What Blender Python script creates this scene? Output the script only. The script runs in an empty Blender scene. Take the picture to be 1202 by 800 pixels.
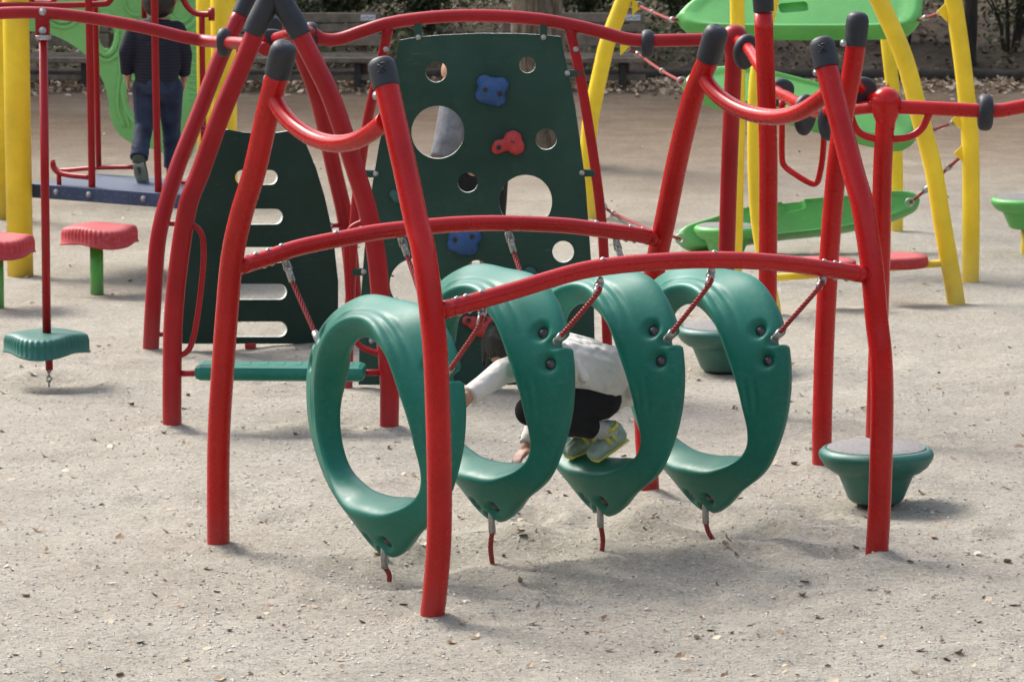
import bpy, bmesh, math, random
from mathutils import Vector, Matrix, noise
random.seed(7)
PI = math.pi
V = Vector
# ------------------------------------------------------------------ camera model
F = 4600.0; HZ = -250.0; H = 2.54
TH = math.atan((400 - HZ) / F)
CAM = V((0, 0, H))
FW = V((0, math.cos(TH), -math.sin(TH))); UP = V((0, math.sin(TH), math.cos(TH)))
def ray(u, v): return FW * F + V((1, 0, 0)) * (u - 601) + UP * (400 - v)
def G(u, v, z=0.0):
    d = ray(u, v); t = (z - H) / d.z
    return CAM + d * t
def P(u, v, Y):
    d = ray(u, v); return CAM + d * (Y / d.y)
def PL(u, v, p0, n):
    d = ray(u, v); t = (p0 - CAM).dot(n) / d.dot(n)
    return CAM + d * t
class Plane:
    def __init__(s, a, b):
        s.p = a.copy(); e = (b - a); e.z = 0; s.e = e.normalized(); s.n = V((-s.e.y, s.e.x, 0))
    def __call__(s, u, v, off=0.0): return PL(u, v, s.p + s.n * off, s.n)
def SC(v): return (v - HZ) / H      # pixels per metre at ground row v

scn = bpy.context.scene
COL = scn.collection
# ------------------------------------------------------------------ materials
def newmat(name):
    m = bpy.data.materials.new(name); m.use_nodes = True
    nt = m.node_tree; b = nt.nodes['Principled BSDF']
    return m, nt, b
def N(nt, t, **k):
    n = nt.nodes.new(t)
    for a, v in k.items():
        if a.startswith('i_'): n.inputs[a[2:].replace('_', ' ')].default_value = v
        else: setattr(n, a, v)
    return n
def ramp(nt, src, stops):
    r = nt.nodes.new('ShaderNodeValToRGB')
    el = r.color_ramp.elements
    while len(el) < len(stops): el.new(0.5)
    for e, (p, c) in zip(el, stops):
        e.position = p; e.color = (c[0], c[1], c[2], 1) if hasattr(c, '__len__') else (c, c, c, 1)
    nt.links.new(src, r.inputs[0]); return r
def mix(nt, fac, a, b, mode='MIX'):
    m = nt.nodes.new('ShaderNodeMix'); m.data_type = 'RGBA'; m.blend_type = mode
    for i, x in ((0, fac), (6, a), (7, b)):
        if hasattr(x, 'is_linked') or hasattr(x, 'links'): nt.links.new(x, m.inputs[i])
        else: m.inputs[i].default_value = x if not hasattr(x, '__len__') else (x[0], x[1], x[2], 1)
    return m.outputs[2]
def coat_mat(name, col, rough=0.35, dirt=0.25, bump=0.05, dust=(0.42, 0.38, 0.33), base_dust=True, spec=0.5, coat=0.0, grain=55, chips=False, scuffs=False):
    """painted steel or moulded plastic: slight tone drift, dust, fine scuffs"""
    m, nt, b = newmat(name); L = nt.links
    geo = N(nt, 'ShaderNodeNewGeometry')
    n1 = N(nt, 'ShaderNodeTexNoise', i_Scale=3.0, i_Detail=6.0, i_Roughness=0.6); L.new(geo.outputs['Position'], n1.inputs['Vector'])
    n2 = N(nt, 'ShaderNodeTexNoise', i_Scale=float(grain), i_Detail=5.0, i_Roughness=0.7); L.new(geo.outputs['Position'], n2.inputs['Vector'])
    dark = tuple(c * 0.78 for c in col); lite = tuple(min(1, c * 1.1 + 0.006) for c in col)
    r1 = ramp(nt, n1.outputs[0], [(0.3, dark), (0.7, lite)])
    r2 = ramp(nt, n2.outputs[0], [(0.52, 0.0), (0.78, dirt)])
    c = mix(nt, r2.outputs[0], r1.outputs[0], dust)
    # dust lying on upward faces, and splashed low down
    sep = N(nt, 'ShaderNodeSeparateXYZ'); L.new(geo.outputs['Normal'], sep.inputs[0])
    up = N(nt, 'ShaderNodeMapRange'); L.new(sep.outputs['Z'], up.inputs[0])
    up.inputs[1].default_value = 0.35; up.inputs[2].default_value = 1.0; up.inputs[3].default_value = 0; up.inputs[4].default_value = dirt * 0.55
    c = mix(nt, up.outputs[0], c, dust)
    if base_dust:
        sp = N(nt, 'ShaderNodeSeparateXYZ'); L.new(geo.outputs['Position'], sp.inputs[0])
        ma = N(nt, 'ShaderNodeMath', operation='MULTIPLY_ADD'); L.new(n1.outputs[0], ma.inputs[0]); ma.inputs[1].default_value = 0.35; L.new(sp.outputs['Z'], ma.inputs[2])
        mr = N(nt, 'ShaderNodeMapRange'); L.new(ma.outputs[0], mr.inputs[0])
        mr.inputs[1].default_value = 0.36; mr.inputs[2].default_value = 0.12; mr.inputs[3].default_value = 0; mr.inputs[4].default_value = 0.28
        c = mix(nt, mr.outputs[0], c, dust)
    if chips:
        vo = N(nt, 'ShaderNodeTexVoronoi', i_Scale=9.0); L.new(geo.outputs['Position'], vo.inputs['Vector'])
        n3 = N(nt, 'ShaderNodeTexNoise', i_Scale=4.0); L.new(geo.outputs['Position'], n3.inputs['Vector'])
        rr = ramp(nt, vo.outputs['Distance'], [(0.02, 0.5), (0.045, 0.0)])
        c = mix(nt, rr.outputs[0], c, (0.22, 0.09, 0.08))
    if scuffs:   # long thin rub marks
        mp = N(nt, 'ShaderNodeMapping'); mp.inputs['Scale'].default_value = (5, 5, 30); mp.inputs['Rotation'].default_value = (.5, .35, 0); L.new(geo.outputs['Position'], mp.inputs[0])
        ns = N(nt, 'ShaderNodeTexNoise', i_Scale=2.2, i_Detail=9.0, i_Roughness=0.8, i_Distortion=0.6); L.new(mp.outputs[0], ns.inputs['Vector'])
        ng = N(nt, 'ShaderNodeTexNoise', i_Scale=5.0, i_Detail=2.0); L.new(geo.outputs['Position'], ng.inputs['Vector'])
        r5 = ramp(nt, ns.outputs[0], [(0.57, 0.0), (0.70, 0.55)]); r6 = ramp(nt, ng.outputs[0], [(0.45, 0.0), (0.65, 1.0)])
        mm = N(nt, 'ShaderNodeMath', operation='MULTIPLY'); L.new(r5.outputs[0], mm.inputs[0]); L.new(r6.outputs[0], mm.inputs[1])
        c = mix(nt, mm.outputs[0], c, dust)
    L.new(c, b.inputs['Base Color'])
    rr = ramp(nt, n2.outputs[0], [(0.3, rough * 0.9), (0.75, min(1, rough * 1.3))]); L.new(rr.outputs[0], b.inputs['Roughness'])
    b.inputs['Specular IOR Level'].default_value = spec
    b.inputs['Coat Weight'].default_value = coat; b.inputs['Coat Roughness'].default_value = 0.15
    bp = N(nt, 'ShaderNodeBump', i_Strength=bump, i_Distance=0.004); L.new(n2.outputs[0], bp.inputs['Height']); L.new(bp.outputs[0], b.inputs['Normal'])
    return m
def simple_mat(name, col, rough=0.6, metal=0.0, var=0.3, scale=20, bump=0.2, bd=0.005, col2=None, detail=6):
    m, nt, b = newmat(name); L = nt.links
    geo = N(nt, 'ShaderNodeNewGeometry')
    n1 = N(nt, 'ShaderNodeTexNoise', i_Scale=float(scale), i_Detail=float(detail), i_Roughness=0.65); L.new(geo.outputs['Position'], n1.inputs['Vector'])
    c2 = col2 or tuple(min(1, c * (1 + var)) for c in col)
    r = ramp(nt, n1.outputs[0], [(0.32, tuple(c * (1 - var) for c in col)), (0.68, c2)])
    L.new(r.outputs[0], b.inputs['Base Color'])
    b.inputs['Roughness'].default_value = rough; b.inputs['Metallic'].default_value = metal
    bp = N(nt, 'ShaderNodeBump', i_Strength=bump, i_Distance=bd); L.new(n1.outputs[0], bp.inputs['Height']); L.new(bp.outputs[0], b.inputs['Normal'])
    return m
M = {}
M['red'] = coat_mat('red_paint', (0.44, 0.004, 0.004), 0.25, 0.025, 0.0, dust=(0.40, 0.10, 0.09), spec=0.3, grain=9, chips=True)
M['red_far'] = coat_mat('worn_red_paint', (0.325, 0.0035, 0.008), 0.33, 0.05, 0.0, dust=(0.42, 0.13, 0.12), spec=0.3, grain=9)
M['yellow'] = coat_mat('yellow_paint', (0.92, 0.63, 0.018), 0.40, 0.04, 0.006)
M['teal'] = coat_mat('teal_plastic', (0.0015, 0.152, 0.104), 0.40, 0.20, 0.02, dust=(0.14, 0.30, 0.25), spec=0.35, scuffs=True)
M['teal_bowl'] = coat_mat('dark_teal_plastic', (0.004, 0.118, 0.085), 0.42, 0.16, 0.05, dust=(0.3, 0.38, 0.35))
M['dgreen'] = coat_mat('dark_green_board', (0.012, 0.054, 0.037), 0.46, 0.13, 0.03, dust=(0.12, 0.15, 0.125), grain=14, base_dust=False, spec=0.3, scuffs=True)
M['bgreen'] = coat_mat('black_green_board', (0.008, 0.032, 0.021), 0.5, 0.08, 0.03, dust=(0.10, 0.12, 0.11), grain=14, base_dust=False, spec=0.3, scuffs=True)
M['edge'] = simple_mat('pale_board_edge', (0.55, 0.6, 0.55), 0.6, var=0.15)
M['lgreen'] = coat_mat('bright_green_plastic', (0.10, 0.42, 0.085), 0.42, 0.16, 0.04, dust=(0.45, 0.6, 0.42))
M['pgreen'] = coat_mat('leaf_green_plastic', (0.16, 0.45, 0.14), 0.45, 0.16, 0.04, dust=(0.45, 0.6, 0.42), base_dust=False)
M['gpost'] = coat_mat('green_post_paint', (0.06, 0.36, 0.04), 0.35, 0.12, 0.03)
M['navy'] = coat_mat('navy_deck', (0.025, 0.05, 0.12), 0.5, 0.35, 0.1, dust=(0.3, 0.3, 0.3), base_dust=False)
M['rubber'] = coat_mat('black_rubber', (0.011, 0.014, 0.021), 0.5, 0.10, 0.1, dust=(0.16, 0.17, 0.19), base_dust=False)
M['steel'] = simple_mat('galvanised_steel', (0.38, 0.38, 0.37), 0.4, 0.7, 0.25, 90, 0.1)
M['socket'] = simple_mat('dark_bolt', (0.085, 0.085, 0.09), 0.3, 0.6, 0.3, 60)
M['blue_hold'] = coat_mat('blue_grip', (0.012, 0.07, 0.21), 0.6, 0.2, 0.3, dust=(0.3, 0.35, 0.4), base_dust=False)
M['red_hold'] = coat_mat('red_grip', (0.50, 0.035, 0.035), 0.6, 0.2, 0.3, dust=(0.5, 0.35, 0.33), base_dust=False)
M['teal_hold'] = coat_mat('teal_grip', (0.015, 0.10, 0.085), 0.6, 0.2, 0.3, dust=(0.25, 0.32, 0.3), base_dust=False)
M['pink_red'] = coat_mat('faded_red_plastic', (0.50, 0.022, 0.028), 0.55, 0.30, 0.04, dust=(0.66, 0.4, 0.38), base_dust=False)
M['grip_grey'] = simple_mat('grey_grip_pad', (0.20, 0.19, 0.185), 0.8, var=0.3, scale=70, bump=0.5)
M['concrete'] = simple_mat('concrete', (0.34, 0.31, 0.27), 0.9, var=0.2, scale=30)
M['wood'] = simple_mat('weathered_bench_wood', (0.19, 0.155, 0.115), 0.85, var=0.4, scale=9, bump=0.6)
M['wood_red'] = simple_mat('reddish_bench_post', (0.13, 0.065, 0.055), 0.85, var=0.3, scale=9)
M['iron'] = simple_mat('dark_bench_leg', (0.035, 0.03, 0.027), 0.8)
M['white'] = simple_mat('white_plate', (0.62, 0.64, 0.66), 0.5, var=0.05)
M['ink'] = simple_mat('grey_print', (0.2, 0.22, 0.26), 0.5, var=0.05)
M['log'] = simple_mat('dark_log', (0.04, 0.032, 0.024), 0.9, var=0.5, scale=14, bump=0.8, bd=0.02)
M['rock'] = simple_mat('grey_rock', (0.13, 0.115, 0.095), 0.9, var=0.4, scale=12, bump=0.8, bd=0.02)
M['skin'] = simple_mat('skin', (0.50, 0.27, 0.18), 0.5, var=0.08, scale=12, bump=0.05)
M['skin'].node_tree.nodes['Principled BSDF'].inputs['Subsurface Weight'].default_value = 0.12
M['skin'].node_tree.nodes['Principled BSDF'].inputs['Subsurface Radius'].default_value = (0.02, 0.008, 0.004)
M['hair'] = simple_mat('black_hair', (0.006, 0.0045, 0.004), 0.42, var=0.5, scale=120, bump=0.8, bd=0.004)
M['black'] = simple_mat('black_cloth', (0.008, 0.008, 0.010), 0.9, var=0.3, scale=30, bump=0.4)
M['cream'] = simple_mat('cream_cloth', (0.76, 0.72, 0.67), 0.9, var=0.05, scale=11, bump=1.0, bd=0.03, detail=2)
M['sock'] = simple_mat('grey_white_sock', (0.50, 0.50, 0.48), 0.95, var=0.15, scale=90, bump=0.5)
M['shoe'] = simple_mat('pale_teal_shoe', (0.30, 0.40, 0.33), 0.6, var=0.2, scale=40, bump=0.3)
M['shoe_yellow'] = simple_mat('yellow_shoe_strap', (0.62, 0.58, 0.10), 0.6, var=0.15, scale=40)
M['greyknit'] = simple_mat('grey_knit', (0.17, 0.172, 0.18), 0.95, var=0.25, scale=22, bump=0.5, bd=0.01)
# striped knit
def stripe_mat():
    m, nt, b = newmat('navy_striped_knit'); L = nt.links
    geo = N(nt, 'ShaderNodeNewGeometry')
    w = N(nt, 'ShaderNodeTexWave', wave_type='BANDS', bands_direction='Z', i_Scale=19.0, i_Distortion=2.5, i_Detail=1.0); L.new(geo.outputs['Position'], w.inputs['Vector'])
    r = ramp(nt, w.outputs['Fac'], [(0.55, (0.008, 0.010, 0.020)), (0.85, (0.019, 0.020, 0.032))]); L.new(r.outputs[0], b.inputs['Base Color'])
    b.inputs['Roughness'].default_value = 0.9; return m
M['stripe'] = stripe_mat()
def denim_mat():
    m, nt, b = newmat('dark_denim'); L = nt.links
    geo = N(nt, 'ShaderNodeNewGeometry')
    n = N(nt, 'ShaderNodeTexNoise', i_Scale=11.0, i_Detail=6.0); L.new(geo.outputs['Position'], n.inputs['Vector'])
    r = ramp(nt, n.outputs[0], [(0.35, (0.007, 0.012, 0.032)), (0.75, (0.03, 0.05, 0.095))]); L.new(r.outputs[0], b.inputs['Base Color'])
    b.inputs['Roughness'].default_value = 0.85
    bp = N(nt, 'ShaderNodeBump', i_Strength=0.6, i_Distance=0.02); L.new(n.outputs[0], bp.inputs['Height']); L.new(bp.outputs[0], b.inputs['Normal'])
    return m
M['denim'] = denim_mat()
def rope_mat():
    m, nt, b = newmat('red_white_rope'); L = nt.links
    tc = N(nt, 'ShaderNodeUVMap')
    mp = N(nt, 'ShaderNodeMapping'); mp.inputs['Rotation'].default_value = (0, 0, 0.9); L.new(tc.outputs[0], mp.inputs[0])
    w = N(nt, 'ShaderNodeTexWave', wave_type='BANDS', bands_direction='X', i_Scale=22.0); L.new(mp.outputs[0], w.inputs['Vector'])
    r = ramp(nt, w.outputs['Fac'], [(0.7, (0.27, 0.012, 0.016)), (0.97, (0.36, 0.10, 0.09))]); L.new(r.outputs[0], b.inputs['Base Color'])
    b.inputs['Roughness'].default_value = 0.8
    bp = N(nt, 'ShaderNodeBump', i_Strength=0.7, i_Distance=0.004); L.new(w.outputs['Fac'], bp.inputs['Height']); L.new(bp.outputs[0], b.inputs['Normal'])
    return m
M['rope'] = rope_mat()
def bark_mat(name, c1, c2):
    m, nt, b = newmat(name); L = nt.links
    geo = N(nt, 'ShaderNodeNewGeometry')
    mp = N(nt, 'ShaderNodeMapping'); mp.inputs['Scale'].default_value = (1, 1, 0.16); L.new(geo.outputs['Position'], mp.inputs[0])
    n = N(nt, 'ShaderNodeTexNoise', i_Scale=26.0, i_Detail=8.0, i_Roughness=0.7); L.new(mp.outputs[0], n.inputs['Vector'])
    r = ramp(nt, n.outputs[0], [(0.38, c1), (0.62, c2)]); L.new(r.outputs[0], b.inputs['Base Color'])
    b.inputs['Roughness'].default_value = 0.95
    bp = N(nt, 'ShaderNodeBump', i_Strength=1.0, i_Distance=0.03); L.new(n.outputs[0], bp.inputs['Height']); L.new(bp.outputs[0], b.inputs['Normal'])
    return m
M['bark'] = bark_mat('tree_bark', (0.06, 0.045, 0.03), (0.27, 0.21, 0.15))
M['bark_dark'] = bark_mat('dark_tree_bark', (0.02, 0.016, 0.012), (0.06, 0.048, 0.036))
def leaf_mat(name, c1, c2, c3):
    m, nt, b = newmat(name); L = nt.links
    g = N(nt, 'ShaderNodeNewGeometry')
    r = ramp(nt, g.outputs['Random Per Island'], [(0.0, c1), (0.55, c2), (1.0, c3)]); L.new(r.outputs[0], b.inputs['Base Color'])
    b.inputs['Roughness'].default_value = 0.65; return m
M['leaf'] = leaf_mat('dark_foliage', (0.03, 0.042, 0.014), (0.055, 0.07, 0.022), (0.10, 0.105, 0.035))
M['ivy'] = leaf_mat('undergrowth', (0.035, 0.05, 0.009), (0.07, 0.09, 0.018), (0.12, 0.095, 0.035))
M['litter'] = leaf_mat('dry_leaves', (0.22, 0.14, 0.08), (0.42, 0.31, 0.20), (0.62, 0.51, 0.38))
M['litter_dark'] = leaf_mat('old_brown_leaves', (0.05, 0.033, 0.02), (0.11, 0.07, 0.042), (0.24, 0.155, 0.09))
M['pebble'] = leaf_mat('gravel_grains', (0.28, 0.25, 0.215), (0.43, 0.395, 0.34), (0.58, 0.55, 0.49))

def ground_mat():
    m, nt, b = newmat('sandy_ground'); L = nt.links
    g = N(nt, 'ShaderNodeNewGeometry'); pos = g.outputs['Position']
    def nz(sc, det=6, ro=0.6):
        n = N(nt, 'ShaderNodeTexNoise', i_Scale=float(sc), i_Detail=float(det), i_Roughness=ro); L.new(pos, n.inputs['Vector']); return n.outputs[0]
    big = nz(0.55, 4); mid = nz(3.2, 8, 0.7); fine = nz(48, 10, 0.78); vf = nz(120, 5, 0.8)
    c = ramp(nt, mid, [(0.30, (0.375, 0.348, 0.292)), (0.52, (0.437, 0.408, 0.348)), (0.72, (0.49, 0.462, 0.40))]).outputs[0]
    # brown earth towards the back of the yard
    sp = N(nt, 'ShaderNodeSeparateXYZ'); L.new(pos, sp.inputs[0])
    ma = N(nt, 'ShaderNodeMath', operation='MULTIPLY_ADD'); L.new(big, ma.inputs[0]); ma.inputs[1].default_value = 9.0; L.new(sp.outputs['Y'], ma.inputs[2])
    mr = N(nt, 'ShaderNodeMapRange', interpolation_type='SMOOTHSTEP'); L.new(ma.outputs[0], mr.inputs[0])
    mr.inputs[1].default_value = 25; mr.inputs[2].default_value = 34.5; mr.inputs[3].default_value = 0; mr.inputs[4].default_value = 1.0
    brown = ramp(nt, mid, [(0.3, (0.165, 0.115, 0.075)), (0.7, (0.26, 0.195, 0.135))]).outputs[0]
    c = mix(nt, mr.outputs[0], c, brown)
    rb = ramp(nt, big, [(0.42, 0.0), (0.66, 0.32)]).outputs[0]
    c = mix(nt, rb, c, (0.33, 0.285, 0.235))
    f1 = ramp(nt, fine, [(0.34, (0.66, 0.63, 0.59)), (0.48, (0.97, 0.97, 0.97)), (0.70, (1.18, 1.16, 1.13))]).outputs[0]
    c = mix(nt, 1.0, c, f1, 'MULTIPLY')
    vo = N(nt, 'ShaderNodeTexVoronoi', i_Scale=85.0); L.new(pos, vo.inputs['Vector'])
    sv = N(nt, 'ShaderNodeSeparateColor'); L.new(vo.outputs['Color'], sv.inputs[0])
    tone = ramp(nt, sv.outputs[0], [(0.0, (0.80, 0.77, 0.73)), (0.2, (0.98, 0.98, 0.97)), (0.88, (1.04, 1.04, 1.03)), (1.0, (1.30, 1.28, 1.24))]).outputs[0]
    c = mix(nt, 0.75, c, tone, 'MULTIPLY')
    g1 = ramp(nt, vf, [(0.36, (0.70, 0.68, 0.65)), (0.50, (1.0, 1.0, 1.0)), (0.64, (1.20, 1.19, 1.17))]).outputs[0]
    c = mix(nt, 0.8, c, g1, 'MULTIPLY')
    L.new(c, b.inputs['Base Color']); b.inputs['Roughness'].default_value = 0.95; b.inputs['Specular IOR Level'].default_value = 0.15
    add = N(nt, 'ShaderNodeMath', operation='MULTIPLY_ADD'); L.new(vf, add.inputs[0]); add.inputs[1].default_value = 0.8; L.new(fine, add.inputs[2])
    bp = N(nt, 'ShaderNodeBump', i_Strength=0.8, i_Distance=0.012); L.new(add.outputs[0], bp.inputs['Height'])
    bp2 = N(nt, 'ShaderNodeBump', i_Strength=0.6, i_Distance=0.06); L.new(mid, bp2.inputs['Height']); L.new(bp.outputs[0], bp2.inputs['Normal'])
    L.new(bp2.outputs[0], b.inputs['Normal'])
    return m
M['ground'] = ground_mat()
M['soil'] = simple_mat('dark_soil', (0.075, 0.053, 0.034), 0.95, var=0.5, scale=7, bump=0.9, bd=0.05, detail=10, col2=(0.12, 0.085, 0.052))

# ------------------------------------------------------------------ mesh helpers
def catmull(pts, n=6):
    pts = [V(p) for p in pts]
    if len(pts) < 3: return pts
    ext = [pts[0] * 2 - pts[1]] + pts + [pts[-1] * 2 - pts[-2]]
    out = []
    for i in range(1, len(ext) - 2):
        p0, p1, p2, p3 = ext[i - 1:i + 3]
        for k in range(n):
            t = k / n
            out.append(0.5 * ((2 * p1) + (p2 - p0) * t + (2 * p0 - 5 * p1 + 4 * p2 - p3) * t * t + (3 * p1 - p0 - 3 * p2 + p3) * t ** 3))
    out.append(pts[-1]); return out
def tube(bm, pts, r, seg=18, smooth=6, cap=True, flat=1.0):
    rad = r if hasattr(r, '__len__') else None
    if smooth and len(pts) > 2:
        q = catmull(pts, smooth)
        if rad:
            rr = []
            for i in range(len(pts) - 1):
                for k in range(smooth): rr.append(rad[i] + (rad[i + 1] - rad[i]) * k / smooth)
            rr.append(rad[-1])
        else: rr = [r] * len(q)
    else:
        q = [V(p) for p in pts]; rr = list(rad) if rad else [r] * len(q)
    uvl = bm.loops.layers.uv.verify()
    rings = []; nrm = None; dist = 0; ds = []
    for i, p in enumerate(q):
        t = (q[min(i + 1, len(q) - 1)] - q[max(i - 1, 0)]).normalized()
        if nrm is None:
            nrm = t.cross(V((0, 1, 0))) if abs(t.y) < 0.9 else t.cross(V((1, 0, 0)))
            nrm.normalize()
        else:
            nrm = (nrm - t * nrm.dot(t)).normalized()
        bn = t.cross(nrm)
        if i: dist += (p - q[i - 1]).length
        ds.append(dist)
        rings.append([bm.verts.new(p + (nrm * math.cos(2 * PI * k / seg) + bn * math.sin(2 * PI * k / seg) * flat) * rr[i]) for k in range(seg)])
    for i in range(len(rings) - 1):
        for k in range(seg):
            k2 = (k + 1) % seg
            f = bm.faces.new((rings[i][k], rings[i + 1][k], rings[i + 1][k2], rings[i][k2])); f.smooth = True
            us = (k / seg, k / seg, (k + 1) / seg, (k + 1) / seg); vs = (ds[i], ds[i + 1], ds[i + 1], ds[i])
            for l, a, b_ in zip(f.loops, us, vs): l[uvl].uv = (a * 0.12, b_)
    if cap:
        bm.faces.new(rings[0]); bm.faces.new(list(reversed(rings[-1])))
    return q
def lathe(bm, prof, axis_o=V((0, 0, 0)), axis=V((0, 0, 1)), seg=40, wob=None):
    ax = axis.normalized(); a = ax.orthogonal().normalized(); b = ax.cross(a)
    rings = []
    for (r, z) in prof:
        if r < 1e-6: rings.append([bm.verts.new(axis_o + ax * z)])
        else:
            rings.append([bm.verts.new(axis_o + ax * z + (a * math.cos(2 * PI * k / seg) + b * math.sin(2 * PI * k / seg)) * r * (wob(k / seg) if wob else 1)) for k in range(seg)])
    for i in range(len(rings) - 1):
        A, B = rings[i], rings[i + 1]
        for k in range(seg):
            k2 = (k + 1) % seg
            if len(A) == 1 and len(B) == 1: continue
            if len(A) == 1: f = bm.faces.new((A[0], B[k2], B[k]))
            elif len(B) == 1: f = bm.faces.new((A[k], A[k2], B[0]))
            else: f = bm.faces.new((A[k], A[k2], B[k2], B[k]))
            f.smooth = True
    if len(rings[0]) > 1: bm.faces.new(list(reversed(rings[0])))
    if len(rings[-1]) > 1: bm.faces.new(rings[-1])
def sphere(bm, c, r, seg=16, sc=(1, 1, 1), rot=None):
    mat = Matrix.Translation(c) @ (rot.to_4x4() if rot else Matrix.Identity(4)) @ Matrix.Diagonal((r * sc[0], r * sc[1], r * sc[2], 1))
    res = bmesh.ops.create_uvsphere(bm, u_segments=seg, v_segments=max(6, seg // 2 + 2), radius=1, matrix=mat)
    for v in res['verts']:
        for f in v.link_faces: f.smooth = True
def box(bm, c, dims, rot=None, bev=0.0):
    mat = Matrix.Translation(c) @ (rot.to_4x4() if rot else Matrix.Identity(4)) @ Matrix.Diagonal((dims[0], dims[1], dims[2], 1))
    res = bmesh.ops.create_cube(bm, size=1, matrix=mat)
    if bev:
        es = list({e for v in res['verts'] for e in v.link_edges})
        bmesh.ops.bevel(bm, geom=es, offset=bev, segments=2, affect='EDGES', profile=0.5)
def bolt(bm, p, n, r=0.011):
    n = V(n).normalized()
    lathe(bm, [(r * 1.5, 0), (r * 1.5, r * 0.25), (r, r * 0.3), (r * 0.85, r * 0.7), (r * 0.4, r * 0.95), (0, r)], V(p), n, 14)
def holeplate(bm, outline, holes, mapf, thick, nrm, bev=0.004):
    """flat board with real openings; outline & holes are 2-D loops, mapf turns 2-D into world"""
    from mathutils.geometry import delaunay_2d_cdt
    vs = []; es = []
    def addloop(L):
        o = len(vs); vs.extend([V((p[0], p[1])) for p in L]); n = len(L)
        es.extend([(o + i, o + (i + 1) % n) for i in range(n)])
    addloop(outline)
    for h in holes: addloop(h)
    rv, re_, rf, _, _, _ = delaunay_2d_cdt(vs, es, [], 0, 1e-4)
    def inside(p, L):
        c = False; n = len(L); j = n - 1
        for i in range(n):
            xi, yi = L[i]; xj, yj = L[j]
            if (yi > p[1]) != (yj > p[1]) and p[0] < (xj - xi) * (p[1] - yi) / (yj - yi) + xi: c = not c
            j = i
        return c
    front = [bm.verts.new(mapf(p.x, p.y) + nrm * thick / 2) for p in rv]
    back = [bm.verts.new(mapf(p.x, p.y) - nrm * thick / 2) for p in rv]
    used = {}
    for f in rf:
        cx = sum(rv[i].x for i in f) / len(f); cy = sum(rv[i].y for i in f) / len(f)
        if not inside((cx, cy), outline) or any(inside((cx, cy), h) for h in holes): continue
        bm.faces.new([front[i] for i in f]); bm.faces.new([back[i] for i in reversed(f)])
        for i in range(len(f)):
            a, b_ = f[i], f[(i + 1) % len(f)]
            used[(a, b_)] = used.get((a, b_), 0) + 1
    for (a, b_) in list(used):
        if (b_, a) not in used:
            f = bm.faces.new((front[b_], front[a], back[a], back[b_])); f.material_index = 1
    bmesh.ops.delete(bm, geom=[v for v in bm.verts if not v.link_faces], context='VERTS')
    bmesh.ops.recalc_face_normals(bm, faces=bm.faces[:])

ORG = {}
def tagp(o, label=None, cat=None, group=None, kind=None):
    if label: o['label'] = label
    if cat: o['category'] = cat
    if group: o['group'] = group
    if kind: o['kind'] = kind
    return o
def thing(name, loc, label, cat, group=None):
    o = bpy.data.objects.new(name, None); COL.objects.link(o); o.location = loc; o.empty_display_size = 0.1
    ORG[o.name] = V(loc); return tagp(o, label, cat, group)
def obj(name, bm, mat, parent=None, label=None, loc=None, recalc=True):
    if recalc: bmesh.ops.recalc_face_normals(bm, faces=bm.faces[:])
    org = ORG[parent.name] if parent else (V(loc) if loc is not None else V((0, 0, 0)))
    bmesh.ops.translate(bm, verts=bm.verts[:], vec=-org)
    me = bpy.data.meshes.new(name); bm.to_mesh(me); bm.free()
    for m_ in (mat if isinstance(mat, (list, tuple)) else [mat]): me.materials.append(m_)
    o = bpy.data.objects.new(name, me); COL.objects.link(o)
    if parent: o.parent = parent
    else: o.location = org
    ORG[o.name] = org
    if label: o['label'] = label
    return o
def B(): return bmesh.new()
def mtube(name, pts, r, mat, parent, **k):
    bm = B(); tube(bm, pts, r, **k); return obj(name, bm, mat, parent)
def mbolt(pts, parent, n=(0, -1, 0), r=0.011, mat=None):
    out = []
    for p in pts:
        bm = B(); bolt(bm, p, n, r); out.append(obj('bolt', bm, mat or M['steel'], parent))
    return out

def rubber_cap(p0, p1, r, parent, emblem=None):
    """rubber sleeve from p0 to the tip p1"""
    bm = B(); d = p1 - p0; prof = [(0, 1.06), (.04, 1.10), (.3, 1.13), (.6, 1.15), (.76, 1.12), (.89, .98), (.96, .74), (1.0, .40)]
    tube(bm, [p0 + d * t for t, _ in prof], [r * k for _, k in prof], seg=20, smooth=3)
    if emblem:
        t = d.normalized(); view = (p0 - CAM).normalized(); side = t.cross(view).normalized(); nf = side.cross(t).normalized()
        if nf.dot(view) > 0: nf = -nf
        c = p0 + d * 0.55 + nf * (r * 1.2)
        s = r * 0.34
        for a, b_ in (((-1, 1), (1, -1)), ((-1, -1), (1, 1)), ((-1.2, 1), (.2, 1)), ((-.3, -1), (1.2, -1))):
            q0 = c + side * a[0] * s + t * a[1] * s; q1 = c + side * b_[0] * s + t * b_[1] * s
            tube(bm, [q0, q1], 0.0022, seg=6, smooth=0)
    return obj('cap', bm, M['rubber'], parent)
def leg(pts, r, mat, parent, cap=None, emblem=None, boltpx=None):
    base = pts[0].copy(); base.z = -0.12
    o = mtube('leg', [base] + pts, r, mat, parent, seg=22, smooth=5)
    if cap: rubber_cap(cap[0], cap[1], r, o, emblem)
    if boltpx is not None: mbolt([boltpx], o, (-.3, -1, 0), 0.009)
    return o
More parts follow.
